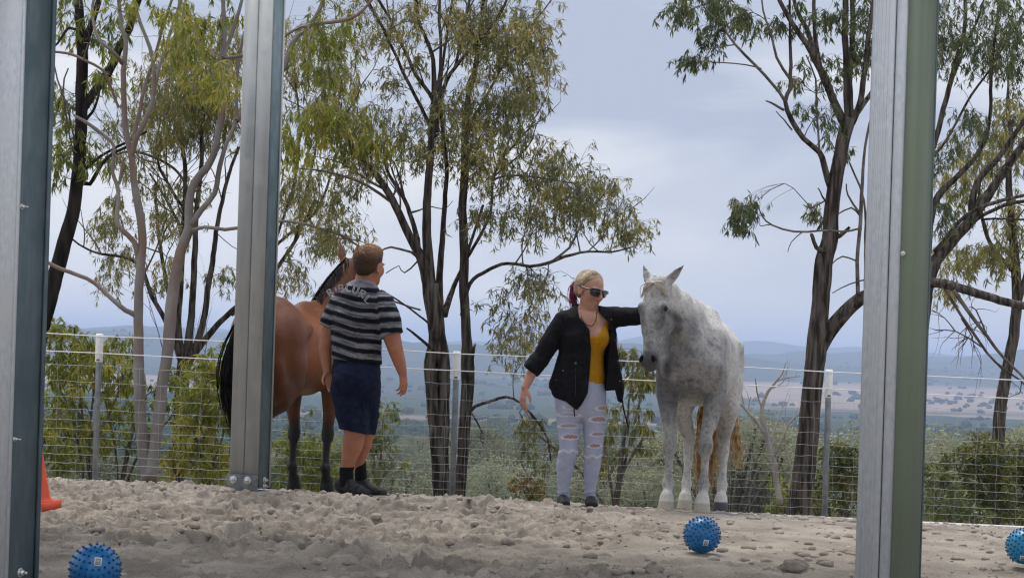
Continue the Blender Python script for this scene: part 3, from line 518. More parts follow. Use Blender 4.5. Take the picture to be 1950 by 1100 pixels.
# right trunk
T.limb([(874, 985, .3, 32), (874, 945, .3, 26), (880, 870, .3, 23), (886, 780, .3, 25), (890, 700, .3, 28), (886, 640, .3, 21), (880, 560, .3, 20), (882, 480, .3, 19), (878, 400, .3, 17), (880, 330, .3, 17), (882, 260, .3, 16), (890, 190, .3, 13), (905, 130, .3, 11), (915, 60, .3, 9), (925, -30, .3, 6)], ns=18, ridge=0.06)
T.limb_s([(890, 720, .25, 30), (898, 680, .2, 20), (905, 655, .2, 4)], ns=10, ridge=0.1)                    # broken stub
T.limb_s([(880, 600, .3, 16), (895, 540, .2, 14), (930, 515, 0, 12), (968, 500, -.2, 11), (1010, 506, -.3, 10), (1045, 500, -.4, 9), (1075, 488, -.4, 8), (1120, 478, -.4, 6), (1160, 480, -.4, 5), (1205, 470, -.4, 3)], ns=10)
T.limb_s([(1050, 498, -.4, 7), (1085, 470, -.4, 6), (1110, 420, -.3, 5), (1145, 375, -.2, 4), (1170, 340, -.2, 3)], ns=8, thin=True)
T.limb_s([(885, 500, .3, 13), (915, 450, .1, 11), (935, 400, .1, 10), (938, 350, .1, 9), (950, 310, .1, 8), (985, 270, .1, 6), (1020, 230, .1, 4)], ns=8)
T.limb_s([(938, 345, .1, 7), (960, 335, .1, 6), (1010, 335, 0, 5), (1060, 345, -.1, 4), (1100, 350, -.2, 3)], ns=7, thin=True)
T.limb_s([(884, 250, .3, 11), (915, 200, .4, 9), (955, 130, .4, 7), (1005, 60, .4, 5), (1050, 0, .4, 4)], ns=7, thin=True)
T.limb_s([(890, 790, .3, 16), (905, 775, .2, 12), (935, 765, .1, 9), (965, 757, 0, 8), (992, 770, -.1, 7), (1020, 800, -.1, 7), (1040, 830, -.1, 6), (1050, 880, 0, 4)], ns=9)
T.limb_s([(898, 785, .2, 7), (910, 805, .1, 5), (920, 825, 0, 5)], ns=6); T.limb_s([(990, 765, -.1, 5), (1012, 800, -.3, 4), (1018, 815, -.3, 4), (995, 845, -.3, 4), (992, 880, -.3, 3), (1003, 900, -.3, 2.5)], ns=6, thin=True)
T.limb_s([(825, 665, -.1, 12), (808, 650, -.2, 9), (790, 635, -.3, 7), (775, 625, -.4, 5)], ns=7); T.limb_s([(828, 640, -.1, 8), (815, 615, -.2, 6), (780, 585, -.4, 5), (740, 560, -.6, 4), (725, 552, -.6, 3)], ns=7)
T.limb_s([(806, 500, 0, 9), (785, 480, -.2, 7), (745, 470, -.4, 6), (725, 478, -.5, 4)], ns=7, thin=True); T.limb_s([(800, 590, -.2, 5), (745, 572, -.5, 5), (700, 560, -.6, 4)], ns=6, thin=True)
T.limb_s([(745, 385, -.2, 9), (700, 355, -.1, 8), (650, 335, .1, 7), (600, 325, .2, 5), (560, 320, .2, 3)], ns=7, thin=True); T.limb_s([(810, 480, 0, 6), (770, 520, .2, 4), (760, 505, .2, 3), (735, 520, .2, 3)], ns=6, thin=True)
T.boughs(70, lo=0.45, length=(0.4, 1.0), up=0.7, r=0.010, from_limbs=[3, 4, 5, 6, 7, 8, 9, 10, 11, 13, 15, 17])
for (cx, cy, rx, ry, n) in [(960, 60, 80, 70, 26), (1000, 160, 55, 90, 24), (920, 190, 60, 80, 18), (1015, 100, 30, 60, 8), (900, 50, 60, 60, 12), (830, 60, 80, 70, 12), (970, 240, 70, 60, 20), (940, 320, 70, 50, 16), (1030, 330, 50, 40, 10),
                            (1120, 350, 70, 45, 18), (1160, 400, 45, 40, 8), (1060, 410, 80, 40, 16), (950, 430, 60, 40, 11), (1200, 440, 40, 22, 7), (990, 570, 50, 50, 10), (1000, 640, 45, 50, 9), (945, 620, 40, 50, 5),
                            (760, 110, 40, 90, 8), (700, 60, 60, 60, 10), (700, 260, 60, 50, 10), (790, 260, 50, 50, 9), (850, 240, 40, 40, 7), (820, 290, 40, 30, 7), (660, 330, 70, 50, 12), (900, 290, 40, 40, 6), (640, 420, 70, 40, 8), (610, 240, 60, 60, 9)]:
    T.cloud(cx, cy, rx, ry, int(n * 0.98), 0.27, 135, dz=0.45, tint=(0.2, 1.0), ln=(0.045, 0.095), wd=0.0150, droop=.62)
T.done(bark_dark, leaf_olive, bark_twig)
# ---- right ironbark
T = Tree('ironbark_tree', 'dark leaning tree with high fork standing left of the right steel column', 15.6, (1523, 985))
T.limb([(1518, 1010, 0, 60), (1523, 980, 0, 50), (1530, 920, 0, 46), (1541, 820, 0, 42), (1550, 720, 0, 40), (1556, 650, 0, 42), (1560, 600, 0, 36), (1570, 500, 0, 36), (1582, 460, 0, 34), (1585, 400, 0, 30), (1597, 320, 0, 28), (1611, 250, 0, 28), (1618, 225, 0, 32)], ns=22, ridge=0.07)
T.limb([(1556, 665, 0, 40), (1572, 640, -.02, 34), (1600, 605, -.1, 30), (1640, 570, -.2, 28), (1700, 548, -.3, 26), (1780, 538, -.4, 20), (1830, 548, -.5, 18), (1890, 568, -.5, 17), (1960, 585, -.5, 15), (2040, 590, -.5, 12)], ns=16, ridge=0.05)
T.limb([(1610, 240, 0, 22), (1590, 200, 0, 17), (1570, 150, -.1, 16), (1550, 110, -.2, 13), (1520, 60, -.3, 11), (1495, 20, -.3, 9), (1470, -30, -.3, 7)], ns=12)
T.limb([(1555, 118, -.15, 12), (1540, 60, .1, 11), (1515, 10, .1, 9), (1508, -40, .1, 7)], ns=10); T.limb([(1562, 140, -.1, 10), (1552, 80, .2, 9), (1550, 10, .3, 8), (1552, -40, .3, 6)], ns=10)
T.limb([(1618, 235, 0, 22), (1612, 150, 0, 14), (1610, 60, 0, 13), (1612, -40, 0, 12)], ns=12); T.limb([(1618, 240, .1, 18), (1618, 160, .1, 12), (1622, 60, .1, 11), (1620, -40, .1, 9)], ns=10)
T.limb([(1622, 235, 0, 18), (1640, 190, -.1, 14), (1648, 120, -.2, 12), (1655, 60, -.3, 11), (1668, -20, -.3, 9)], ns=10); T.limb([(1630, 220, 0, 12), (1665, 170, .2, 10), (1700, 130, .3, 8), (1730, 60, .3, 6)], ns=8)
T.limb([(1594, 385, 0, 15), (1580, 355, 0, 15), (1568, 315, -.05, 13), (1560, 292, -.1, 12), (1530, 265, -.2, 11), (1507, 232, -.2, 11), (1495, 195, -.2, 9), (1505, 170, -.2, 9), (1508, 150, -.2, 8), (1505, 60, -.2, 6), (1503, -20, -.2, 4)], ns=9)
T.limb([(1506, 152, -.2, 7), (1480, 110, -.3, 6), (1468, 60, -.3, 5), (1452, 20, -.3, 4), (1450, -20, -.3, 3)], ns=7, thin=True); T.limb([(1495, 195, -.2, 7), (1470, 160, -.3, 6), (1440, 125, -.4, 6), (1400, 85, -.5, 5), (1375, 50, -.5, 4), (1345, 20, -.5, 3)], ns=7, thin=True)
T.limb([(1450, 132, -.4, 4), (1420, 124, -.4, 3), (1375, 120, -.5, 3), (1340, 118, -.5, 2)], ns=5, thin=True); T.limb([(1400, 85, -.5, 3), (1372, 90, -.5, 2.5), (1340, 95, -.5, 2)], ns=5, thin=True)
T.limb([(1492, 210, -.2, 6), (1475, 200, -.3, 5), (1458, 192, -.3, 3)], ns=6, thin=True); T.limb([(1508, 248, -.2, 4), (1492, 228, -.25, 3), (1478, 212, -.3, 2)], ns=5, thin=True)
T.limb([(1560, 290, -.1, 5), (1555, 210, .2, 5), (1553, 150, .2, 4), (1535, 105, .2, 3)], ns=6, thin=True)
T.limb([(1570, 480, -.1, 14), (1556, 470, -.15, 10), (1548, 450, -.15, 9), (1543, 447, -.15, 9)], ns=8, ridge=.08); T.limb([(1580, 455, 0, 18), (1600, 448, .1, 11), (1618, 432, .1, 6)], ns=8, ridge=.08)
T.limb([(1640, 435, .3, 5), (1600, 440, -.1, 5), (1560, 438, -.3, 5), (1512, 441, -.4, 5), (1470, 428, -.45, 4), (1452, 412, -.5, 3), (1445, 395, -.5, 2.5)], ns=6, thin=True); T.limb([(1470, 428, -.45, 3), (1448, 430, -.5, 2)], ns=5, thin=True)
T.limb([(1530, 441, -.4, 3), (1508, 460, -.4, 2.2), (1500, 480, -.4, 1.5)], ns=5, thin=True); T.limb([(1575, 385, 0, 5), (1565, 375, -.1, 4), (1558, 358, -.1, 3)], ns=5, thin=True); T.limb([(1572, 382, 0, 4), (1545, 396, -.1, 3), (1530, 390, -.2, 2)], ns=5, thin=True)
T.limb([(1634, 560, -.2, 9), (1632, 500, -.1, 8), (1640, 400, 0, 8), (1645, 300, 0, 6), (1660, 220, .1, 5)], ns=7, thin=True); T.limb([(1648, 560, -.2, 7), (1650, 470, .1, 6), (1646, 380, .2, 5), (1618, 310, .2, 4)], ns=6, thin=True)
T.limb([(1636, 405, 0, 6), (1615, 370, .1, 4), (1612, 350, .1, 3)], ns=5, thin=True); T.limb([(1636, 410, 0, 5), (1620, 395, .1, 4), (1595, 408, .1, 3)], ns=5, thin=True); T.limb([(1630, 495, -.1, 4), (1605, 488, 0, 3.5), (1582, 505, 0, 2.5)], ns=5, thin=True); T.limb([(1660, 530, -.2, 4), (1620, 540, -.2, 3), (1585, 558, -.2, 2)], ns=5, thin=True)
T.boughs(26, lo=0.5, length=(0.4, 1.0), up=0.8, r=0.009, from_limbs=[2, 3, 4, 5, 6, 7, 8, 9, 10, 11])
for (cx, cy, rx, ry, n) in [(1290, 25, 25, 20, 5), (1340, 15, 50, 30, 10), (1400, 20, 50, 30, 11), (1360, 55, 30, 22, 5), (1318, 125, 26, 18, 5), (1430, 50, 30, 22, 4), (1490, 50, 24, 35, 4), (1570, 30, 50, 40, 8), (1640, 30, 40, 40, 8), (1350, 80, 20, 14, 2), (1420, 400, 26, 26, 10), (1408, 440, 14, 18, 3), (1545, 400, 22, 14, 3),
                            (1530, 150, 30, 30, 3), (1600, 130, 40, 50, 6), (1560, 210, 30, 30, 2), (1600, 260, 24, 30, 3), (1650, 100, 30, 60, 7), (1535, 205, 14, 8, 2), (1720, 60, 60, 60, 8)]:
    T.cloud(cx, cy, rx, ry, n, 0.17, 85, dz=0.25, tint=(0.0, 0.8), wd=0.017, ln=(.05, .10))
T.limb([(1815, 550, -.5, 9), (1850, 600, -.5, 8), (1880, 640, -.5, 7), (1910, 680, -.5, 6), (1960, 730, -.5, 5)], ns=7, thin=True); T.limb([(1800, 550, -.45, 6), (1830, 600, -.4, 6), (1865, 650, -.4, 6), (1895, 690, -.4, 5), (1945, 725, -.4, 4)], ns=7, thin=True)
T.limb([(1830, 605, -.4, 4), (1850, 640, -.4, 3), (1855, 670, -.4, 2)], ns=5, thin=True); T.limb([(1880, 640, -.5, 4), (1860, 590, -.4, 3), (1845, 585, -.4, 2)], ns=5, thin=True); T.limb([(1870, 660, -.45, 4), (1820, 630, -.4, 3), (1780, 628, -.4, 2)], ns=5, thin=True); T.limb([(1820, 630, -.4, 3), (1800, 605, -.4, 2), (1775, 590, -.4, 2)], ns=5, thin=True)
T.boughs(30, lo=0.2, length=(0.25, 0.6), up=-0.4, r=0.006, from_limbs=list(range(len(T.nodes) - 6, len(T.nodes))), droop=0.2)
T.done(bark_dark, leaf_green, bark_twig)
# ---- trees at the right edge
T = Tree('ironbark_tree', 'many stemmed leafy tree at the far right edge behind the green flashing', 18.5, (1760, 1010))
T.limb([(1735, 1010, 0, 40), (1738, 800, 0, 36), (1752, 620, 0, 34), (1775, 510, 0, 26), (1815, 455, 0, 22), (1850, 415, 0, 22), (1880, 375, 0, 19), (1910, 330, 0, 16), (1950, 270, 0, 14), (2000, 190, 0, 10)], ns=14)
T.limb([(1850, 425, 0, 16), (1850, 380, .1, 15), (1865, 340, .1, 13), (1900, 300, .2, 12), (1940, 240, .2, 10), (1990, 170, .2, 8)], ns=10); T.limb([(1845, 430, 0, 9), (1880, 405, -.2, 8), (1930, 385, -.2, 8), (2000, 380, -.2, 7)], ns=8); T.limb([(1870, 418, -.1, 6), (1910, 416, -.2, 5), (1980, 420, -.2, 5)], ns=6)
T.limb([(1765, 540, 0, 18), (1772, 420, .1, 16), (1790, 370, .1, 15), (1830, 330, .2, 12), (1870, 280, .2, 10), (1885, 220, .2, 8), (1890, 120, .2, 7), (1900, 20, .2, 5)], ns=9)
T.limb([(1760, 560, 0, 16), (1770, 320, .2, 14), (1790, 230, .2, 12), (1812, 150, .2, 11), (1835, 60, .2, 9), (1838, -30, .2, 7)], ns=9); T.limb([(1800, 190, .2, 7), (1830, 110, .3, 6), (1860, 40, .3, 5), (1880, -20, .3, 4)], ns=6); T.limb([(1775, 300, .2, 7), (1800, 270, .4, 6), (1850, 180, .4, 6), (1885, 130, .4, 5), (1940, 40, .4, 4)], ns=6)
T.limb([(1780, 480, 0, 9), (1830, 420, -.2, 8), (1880, 390, -.3, 8), (1960, 370, -.3, 6)], ns=7); T.boughs(40, lo=0.3, length=(0.5, 1.4), up=0.7, r=0.011)
for (cx, cy, rx, ry, n) in [(1800, 40, 60, 50, 20), (1890, 50, 60, 60, 28), (1940, 130, 40, 60, 14), (1810, 110, 50, 40, 10), (1880, 120, 30, 40, 7), (1800, 290, 40, 40, 7), (1790, 400, 30, 40, 7), (1830, 230, 40, 40, 7)]: T.cloud(cx, cy, rx, ry, n, 0.22, 110, dz=0.4, tint=(0.0, 0.8), wd=0.017, ln=(.05, .10))
T.done(bark_dark, leaf_green, bark_twig)
T = Tree('gum_tree', 'yellowish green tree behind the bare branches at the right edge', 24, (1900, 1010))
T.limb([(1900, 1010, 0, 30), (1905, 800, 0, 26), (1935, 600, 0, 22), (1930, 450, 0, 18), (1920, 350, 0, 14), (1925, 250, 0, 10)], ns=10); T.limb([(1935, 600, 0, 14), (1960, 480, 0, 10), (1970, 350, 0, 8)], ns=8); T.limb([(1932, 520, 0, 10), (1880, 450, 0, 8), (1860, 340, 0, 6)], ns=8); T.boughs(20, lo=.4, length=(.6, 1.6), up=.6)
for (cx, cy, rx, ry, n) in [(1870, 290, 60, 50, 22), (1930, 240, 40, 60, 22), (1880, 500, 55, 40, 22), (1830, 350, 50, 40, 12), (1930, 400, 40, 60, 10), (1820, 480, 40, 40, 6), (1800, 560, 20, 30, 4)]: T.cloud(cx, cy, rx, ry, n, 0.32, 90, dz=0.5, tint=(0.3, 1.0), wd=0.024, ln=(0.09, 0.16))
T.done(bark_dark, leaf_olive, bark_twig)
# ---- pale gum with two stems
T = Tree('gum_tree', 'pale smooth barked gum with two stems left of the middle steel column', 15.3, (280, 920))
T.limb([(285, 940, 0, 36), (282, 915, 0, 32), (272, 860, 0, 28), (266, 780, 0, 25), (263, 700, 0, 23), (262, 640, 0, 21), (264, 580, 0, 20), (270, 500, 0, 19), (272, 450, 0, 18), (262, 400, 0, 18), (252, 350, 0, 15), (246, 290, 0, 14), (236, 240, 0, 13), (232, 190, 0, 12), (232, 140, 0, 12), (238, 80, 0, 10), (230, 50, 0, 9), (224, -20, 0, 7)], ns=16, ridge=0.02)
T.limb([(284, 915, -.03, 34), (290, 860, -.03, 26), (300, 780, -.02, 25), (310, 700, -.02, 24), (318, 620, 0, 26), (328, 540, 0, 25), (345, 470, 0, 22), (360, 435, 0, 22), (360, 390, 0, 18), (370, 350, 0, 17), (395, 320, 0, 16), (412, 280, 0, 14), (422, 220, 0, 13), (424, 170, 0, 12), (420, 120, 0, 12), (428, 80, 0, 10), (426, 0, 0, 9), (424, -30, 0, 8)], ns=16, ridge=0.02)
T.limb([(362, 430, 0, 15), (385, 400, .05, 13), (410, 370, .1, 12), (420, 320, .1, 11), (430, 280, .1, 9), (450, 230, .2, 8), (452, 150, .2, 7), (465, 60, .2, 6)], ns=10, ridge=.02); T.limb([(424, 110, 0, 10), (440, 70, .1, 9), (456, 20, .1, 8), (470, -30, .1, 6)], ns=9, ridge=.02); T.limb([(425, 112, 0, 8), (450, 108, -.1, 7), (500, 95, -.2, 6), (560, 60, -.3, 6), (600, 48, -.3, 8), (665, 38, -.4, 8), (700, 10, -.4, 6)], ns=8, ridge=.02)
T.limb([(540, 130, .3, 14), (560, 80, .3, 12), (590, 50, .3, 11), (612, 10, .3, 9), (620, -30, .3, 7)], ns=9, ridge=.02); T.limb([(450, 230, .2, 14), (500, 170, .3, 13), (545, 125, .3, 14)], ns=9, ridge=.02)
T.limb([(264, 490, 0, 14), (255, 460, -.05, 12), (230, 435, -.1, 11), (222, 420, -.1, 10), (226, 380, -.1, 9), (222, 350, -.1, 9), (215, 330, -.1, 8), (218, 290, -.1, 7), (212, 270, -.1, 8), (180, 245, -.15, 8), (150, 225, -.2, 7), (140, 218, -.2, 4)], ns=9, ridge=.02); T.limb([(226, 350, -.1, 6), (234, 310, -.1, 6), (236, 300, -.1, 6)], ns=7)
T.limb([(258, 600, 0, 13), (240, 590, -.05, 11), (210, 565, -.1, 10), (180, 538, -.1, 9), (150, 525, -.1, 9), (115, 512, -.1, 9), (90, 500, -.1, 8), (40, 470, -.1, 6)], ns=9, ridge=.02)
T.limb([(250, 300, 0, 12), (262, 260, -.05, 12), (278, 230, -.1, 11), (292, 190, -.1, 10), (296, 150, -.1, 9), (292, 110, -.1, 9), (278, 70, -.1, 8), (262, 30, -.1, 7), (250, -20, -.1, 6)], ns=9, ridge=.02); T.limb([(255, 280, .1, 10), (262, 230, .2, 9), (280, 150, .3, 8), (300, 90, .3, 7), (320, 20, .3, 6), (340, -30, .3, 5)], ns=8, ridge=.02)
T.limb([(292, 180, -.1, 7), (306, 120, 0, 7), (328, 50, .1, 7), (345, 0, .1, 6)], ns=8, ridge=.02); T.limb([(233, 120, 0, 9), (215, 95, -.1, 8), (190, 75, -.1, 7), (180, 45, -.1, 6), (178, 10, -.1, 6), (185, -20, -.1, 5)], ns=8, ridge=.02); T.limb([(225, 205, 0, 6), (205, 160, -.1, 6), (195, 135, -.15, 6), (160, 115, -.2, 6), (130, 102, -.2, 6), (95, 98, -.2, 5)], ns=7, ridge=.02)
T.limb([(365, 440, 0, 9), (390, 433, -.1, 8), (430, 438, -.1, 8), (480, 432, 0, 7), (540, 420, .1, 6), (600, 430, .2, 6), (650, 447, .3, 6), (685, 470, .3, 4)], ns=8, ridge=.02); T.limb([(410, 112, 0, 4), (395, 100, -.1, 4), (380, 85, -.1, 3)], ns=5, thin=True)
T.boughs(18, lo=.6, length=(.3, .9), up=.5, r=.007)
for (cx, cy, rx, ry, n) in [(260, 20, 60, 30, 6), (400, 30, 60, 40, 8), (620, 60, 60, 50, 12), (600, 120, 50, 60, 10)]: T.cloud(cx, cy, rx, ry, n, 0.22, 60, dz=.4, tint=(.3, .9), wd=.022)
for (cx, cy, rx, ry, n) in [(590, 240, 60, 40, 12), (690, 265, 45, 35, 9), (640, 215, 50, 30, 7), (560, 290, 40, 30, 7), (350, 60, 50, 40, 6), (345, 90, 40, 20, 6), (400, 160, 30, 40, 6)]: T.cloud(cx, cy, rx, ry, n, 0.24, 95, dz=.3, tint=(.35, 1), wd=.022, ln=(.07, .12), dd=-.6)
T.done(bark_gum, leaf_bright, bark_gum)
# ---- black trunk at the far left
T = Tree('ironbark_tree', 'blackened curved trunk next to the left steel column', 17, (40, 915))
T.limb([(20, 930, 0, 40), (35, 860, 0, 38), (62, 700, 0, 36), (90, 580, 0, 35), (118, 480, 0, 32), (138, 400, 0, 29), (150, 320, 0, 27), (154, 250, 0, 26), (156, 180, 0, 26), (155, 100, 0, 24), (150, 30, 0, 20), (146, -40, 0, 17)], ns=18, ridge=.06)
T.limb([(158, 205, 0, 22), (180, 175, .1, 19), (205, 140, .1, 19), (228, 95, .2, 18), (248, 55, .2, 16), (262, 10, .2, 14), (275, -30, .2, 12)], ns=12, ridge=.06); T.limb([(158, 110, 0, 15), (168, 70, -.1, 15), (180, 30, -.1, 13), (192, -20, -.1, 12)], ns=10, ridge=.06)
T.limb([(150, 345, 0, 10), (170, 350, .1, 10), (185, 325, .1, 9), (205, 300, .2, 8), (250, 275, .3, 6)], ns=8); T.limb([(152, 330, 0, 9), (185, 305, .2, 7), (215, 285, .3, 6), (280, 250, .4, 5)], ns=7); T.limb([(155, 240, 0, 8), (180, 205, -.2, 6), (190, 170, -.2, 5)], ns=7)
T.limb([(150, 60, 0, 7), (130, 55, -.1, 6), (110, 85, -.2, 5), (95, 92, -.2, 4)], ns=6); T.limb([(150, 300, 0, 5), (125, 200, -.2, 4), (108, 150, -.2, 4), (100, 110, -.2, 3)], ns=6, thin=True); T.limb([(145, 310, 0, 4), (120, 180, -.4, 4), (130, 130, -.4, 3)], ns=5, thin=True)
for (cx, cy, rx, ry, n) in [(125, 40, 40, 40, 7), (115, 210, 25, 40, 8), (125, 270, 30, 30, 8), (160, 290, 30, 25, 6), (110, 310, 20, 30, 5), (150, 60, 40, 50, 6), (200, 40, 40, 40, 5), (165, 160, 30, 20, 3), (210, 150, 30, 20, 3)]: T.cloud(cx, cy, rx, ry, n, 0.22, 60, dz=.35, tint=(.1, .8), wd=.022, ln=(.08, .14))
T.done(bark_black, leaf_bright, bark_twig)
# ---- dark many-branched tree behind the gum
T = Tree('ironbark_tree', 'dark many branched tree with hanging foliage behind the pale gum', 19.5, (345, 925))
T.limb([(338, 960, 0, 34), (340, 900, 0, 30), (344, 800, 0, 30), (348, 720, 0, 28), (352, 690, 0, 30)], ns=14, ridge=.06)
T.limb([(350, 700, 0, 20), (338, 620, 0, 15), (345, 540, .1, 13), (350, 440, .1, 12), (352, 330, .1, 10), (345, 240, .1, 8)], ns=9); T.limb([(352, 700, 0, 20), (366, 600, 0, 15), (372, 500, -.1, 13), (378, 400, -.1, 11), (385, 300, -.1, 9), (380, 200, 0, 7)], ns=9); T.limb([(354, 700, 0, 20), (385, 620, 0, 14), (400, 520, 0, 12), (412, 440, .1, 10), (430, 350, .1, 8), (455, 280, .1, 6)], ns=9)
T.limb([(356, 690, 0, 18), (400, 630, .2, 14), (440, 590, .2, 12), (500, 540, .3, 10), (560, 460, .3, 8), (600, 380, .3, 6)], ns=9); T.limb([(350, 700, 0, 16), (320, 620, -.2, 12), (290, 560, -.2, 10), (270, 510, -.2, 9), (240, 490, -.2, 7), (180, 480, -.2, 5), (130, 450, -.2, 4)], ns=8); T.limb([(345, 680, 0, 12), (320, 560, .2, 9), (300, 440, .3, 8), (295, 350, .3, 6)], ns=8)
T.limb([(348, 440, .1, 8), (310, 370, .2, 6), (285, 330, .2, 5)], ns=6); T.limb([(352, 400, .1, 7), (300, 310, .1, 7), (320, 270, .1, 6), (370, 245, .1, 5)], ns=6); T.limb([(440, 600, .2, 10), (480, 560, .3, 8), (520, 470, .4, 7), (600, 400, .4, 6), (640, 300, .4, 5)], ns=7); T.limb([(380, 400, -.1, 7), (330, 320, -.2, 6), (260, 290, -.2, 5), (200, 300, -.2, 4)], ns=6)
T.limb([(560, 460, .3, 7), (600, 300, .4, 6), (610, 200, .4, 5), (630, 100, .4, 4)], ns=6); T.limb([(500, 540, .3, 7), (560, 350, .3, 6), (570, 250, .3, 5), (560, 120, .3, 4)], ns=6)
T.boughs(90, lo=.3, length=(.6, 1.6), up=.7, r=.010); T.boughs(50, lo=.5, length=(.4, 1.0), up=-.2, r=.006, droop=.4)
for (cx, cy, rx, ry, n) in [(370, 130, 75, 75, 46), (300, 170, 70, 65, 30), (400, 220, 55, 55, 26), (330, 240, 65, 45, 22), (440, 120, 40, 80, 12), (230, 250, 40, 60, 8), (210, 410, 30, 50, 9), (225, 500, 40, 50, 8), (320, 420, 40, 30, 6), (300, 540, 40, 40, 4), (330, 380, 50, 40, 6), (240, 330, 40, 40, 5), (560, 120, 40, 90, 14), (630, 110, 40, 70, 14), (640, 180, 50, 50, 12), (570, 400, 50, 60, 10), (630, 440, 50, 60, 12), (560, 520, 30, 40, 6), (600, 350, 60, 40, 10), (440, 560, 20, 60, 3)]: T.cloud(cx, cy, rx, ry, n, 0.28, 130, dz=.6, tint=(.3, 1.0), wd=.017, ln=(.06, .11))
T.done(bark_dark, leaf_olive, bark_twig)
# ---- dead tree
T = Tree('dead_tree', 'bare bleached dead tree between the grey horse and dark leaning trunk', 21, (1480, 935))
T.limb([(1486, 960, 0, 14), (1480, 920, 0, 13), (1472, 870, 0, 13), (1458, 825, 0, 14), (1450, 790, 0, 10), (1455, 760, 0, 8), (1470, 735, 0, 6), (1488, 712, 0, 4), (1496, 690, 0, 2)], ns=8); T.limb([(1456, 822, 0, 11), (1440, 800, 0, 8), (1425, 785, 0, 7), (1412, 770, 0, 6), (1400, 758, 0, 3)], ns=7); T.limb([(1420, 780, 0, 4), (1412, 750, 0, 3), (1408, 725, 0, 2)], ns=5); T.limb([(1424, 785, 0, 3), (1430, 755, 0, 2)], ns=5)
T.limb([(1474, 870, 0, 7), (1490, 835, 0, 5), (1500, 810, 0, 5), (1515, 795, 0, 4), (1525, 782, 0, 2)], ns=6); T.limb([(1452, 780, 0, 4), (1444, 755, 0, 4), (1440, 735, 0, 3), (1438, 720, 0, 2)], ns=5); T.limb([(1478, 725, 0, 3), (1500, 720, 0, 2.5), (1524, 716, 0, 1.5)], ns=5); T.limb([(1468, 740, 0, 3), (1492, 728, 0, 2), (1500, 700, 0, 1.5)], ns=5)
T.limb([(1470, 860, 0, 4), (1472, 820, 0, 4), (1488, 795, 0, 2)], ns=5); T.limb([(1500, 812, 0, 3), (1495, 780, 0, 2), (1500, 765, 0, 1.5)], ns=5); T.limb([(1508, 925, 0, 6), (1505, 890, 0, 5), (1498, 860, 0, 5), (1495, 820, 0, 3)], ns=5); T.boughs(14, lo=.5, length=(.2, .5), up=.7, r=.006); T.done(bark_dead, None)
# ---- shrubs and saplings just past the fence
def shrub(name, label, d, px, pyb, blobs, leafm, bark, n=1.0, r=0.2, leaves=60, ln=(0.07, 0.12), wd=0.024, tint=(0.1, 0.9), droop=0.4, stems=4, cat='shrub', group='shrubs past the fence', dz=0.35):
    T = Tree(name, label, d, (px, pyb), cat, group)
    for k in range(stems):
        b_ = blobs[k % len(blobs)]; T.limb([(px + tr.uniform(-8, 8), pyb + 25, 0, 7), ((px * .6 + b_[0] * .4) + tr.uniform(-8, 8), pyb * .6 + b_[1] * .4, tr.uniform(-.2, .2), 6), (b_[0] + tr.uniform(-.4, .4) * b_[2], b_[1] + .3 * b_[3], tr.uniform(-.3, .3), 4), (b_[0] + tr.uniform(-.6, .6) * b_[2], b_[1] - .6 * b_[3], tr.uniform(-.3, .3), 2)], ns=6, thin=False)
    for (cx, cy, rx, ry, m_) in blobs: T.cloud(cx, cy, rx, ry, max(2, int(m_ * n)), r, leaves, dz=dz, ln=ln, wd=wd, tint=tint, droop=droop)
    T.done(bark, leafm, bark_twig)
shrub('gum_sapling', 'bright leafy sapling behind the leftmost fence post', 17.2, 170, 930, [(130, 650, 45, 45, 12), (170, 690, 60, 50, 14), (120, 760, 45, 60, 12), (220, 700, 40, 60, 8), (150, 840, 60, 50, 12), (110, 860, 30, 40, 5)], leaf_bright, bark_twig, n=2.0, tint=(.3, 1), droop=.7)
shrub('gum_sapling', 'yellow green sapling between the pale gum and the middle column', 17.0, 390, 935, [(400, 720, 40, 50, 13), (370, 780, 45, 50, 12), (420, 800, 25, 60, 8), (350, 850, 40, 50, 9), (400, 880, 40, 40, 9)], leaf_bright, bark_twig, n=2.0, tint=(.4, 1), droop=.7)
shrub('gum_sapling', 'green sapling crossing behind the two pale gum stems', 18.2, 230, 935, [(215, 760, 50, 40, 8), (240, 820, 50, 40, 8), (270, 740, 40, 50, 5), (330, 760, 30, 60, 6)], leaf_bright, bark_twig, n=1.6, tint=(.2, .8), droop=.6)
shrub('shrub', 'leafy green shrub behind the forelegs of the bay horse', 19, 590, 955, [(560, 850, 45, 60, 14), (600, 880, 50, 50, 14), (560, 920, 50, 25, 10), (630, 900, 25, 40, 6)], leaf_bright, bark_twig, n=1.6, tint=(.1, .7), r=.2)
shrub('gum_sapling', 'slender grey green sapling right of the man in shorts', 26, 715, 950, [(735, 785, 26, 24, 7), (710, 830, 30, 30, 7), (730, 870, 45, 40, 10), (690, 900, 30, 30, 6)], leaf_green, bark_twig, tint=(.3, 1), r=.26, ln=(.09, .15), wd=.03)
shrub('shrub', 'orange tipped low shrub left of the woman', 17.5, 1005, 955, [(1000, 915, 35, 25, 10), (1020, 935, 25, 18, 6)], leafmat('orange tipped leaf', [(0, (.09, .11, .03)), (.5, (.2, .17, .05)), (1, (.34, .15, .07))]), bark_twig, r=.12, leaves=40, ln=(.04, .08))
shrub('gum_sapling', 'leafy sapling between the woman and grey horse', 17, 1170, 965, [(1205, 690, 30, 35, 9), (1215, 740, 30, 40, 9), (1175, 800, 40, 30, 6), (1220, 820, 25, 40, 7), (1160, 850, 30, 40, 5), (1000, 790, 25, 30, 4), (1030, 850, 30, 40, 4)], leaf_olive, bark_twig, tint=(.1, .7), droop=.9, r=.16, leaves=50, ln=(.08, .14), stems=6)
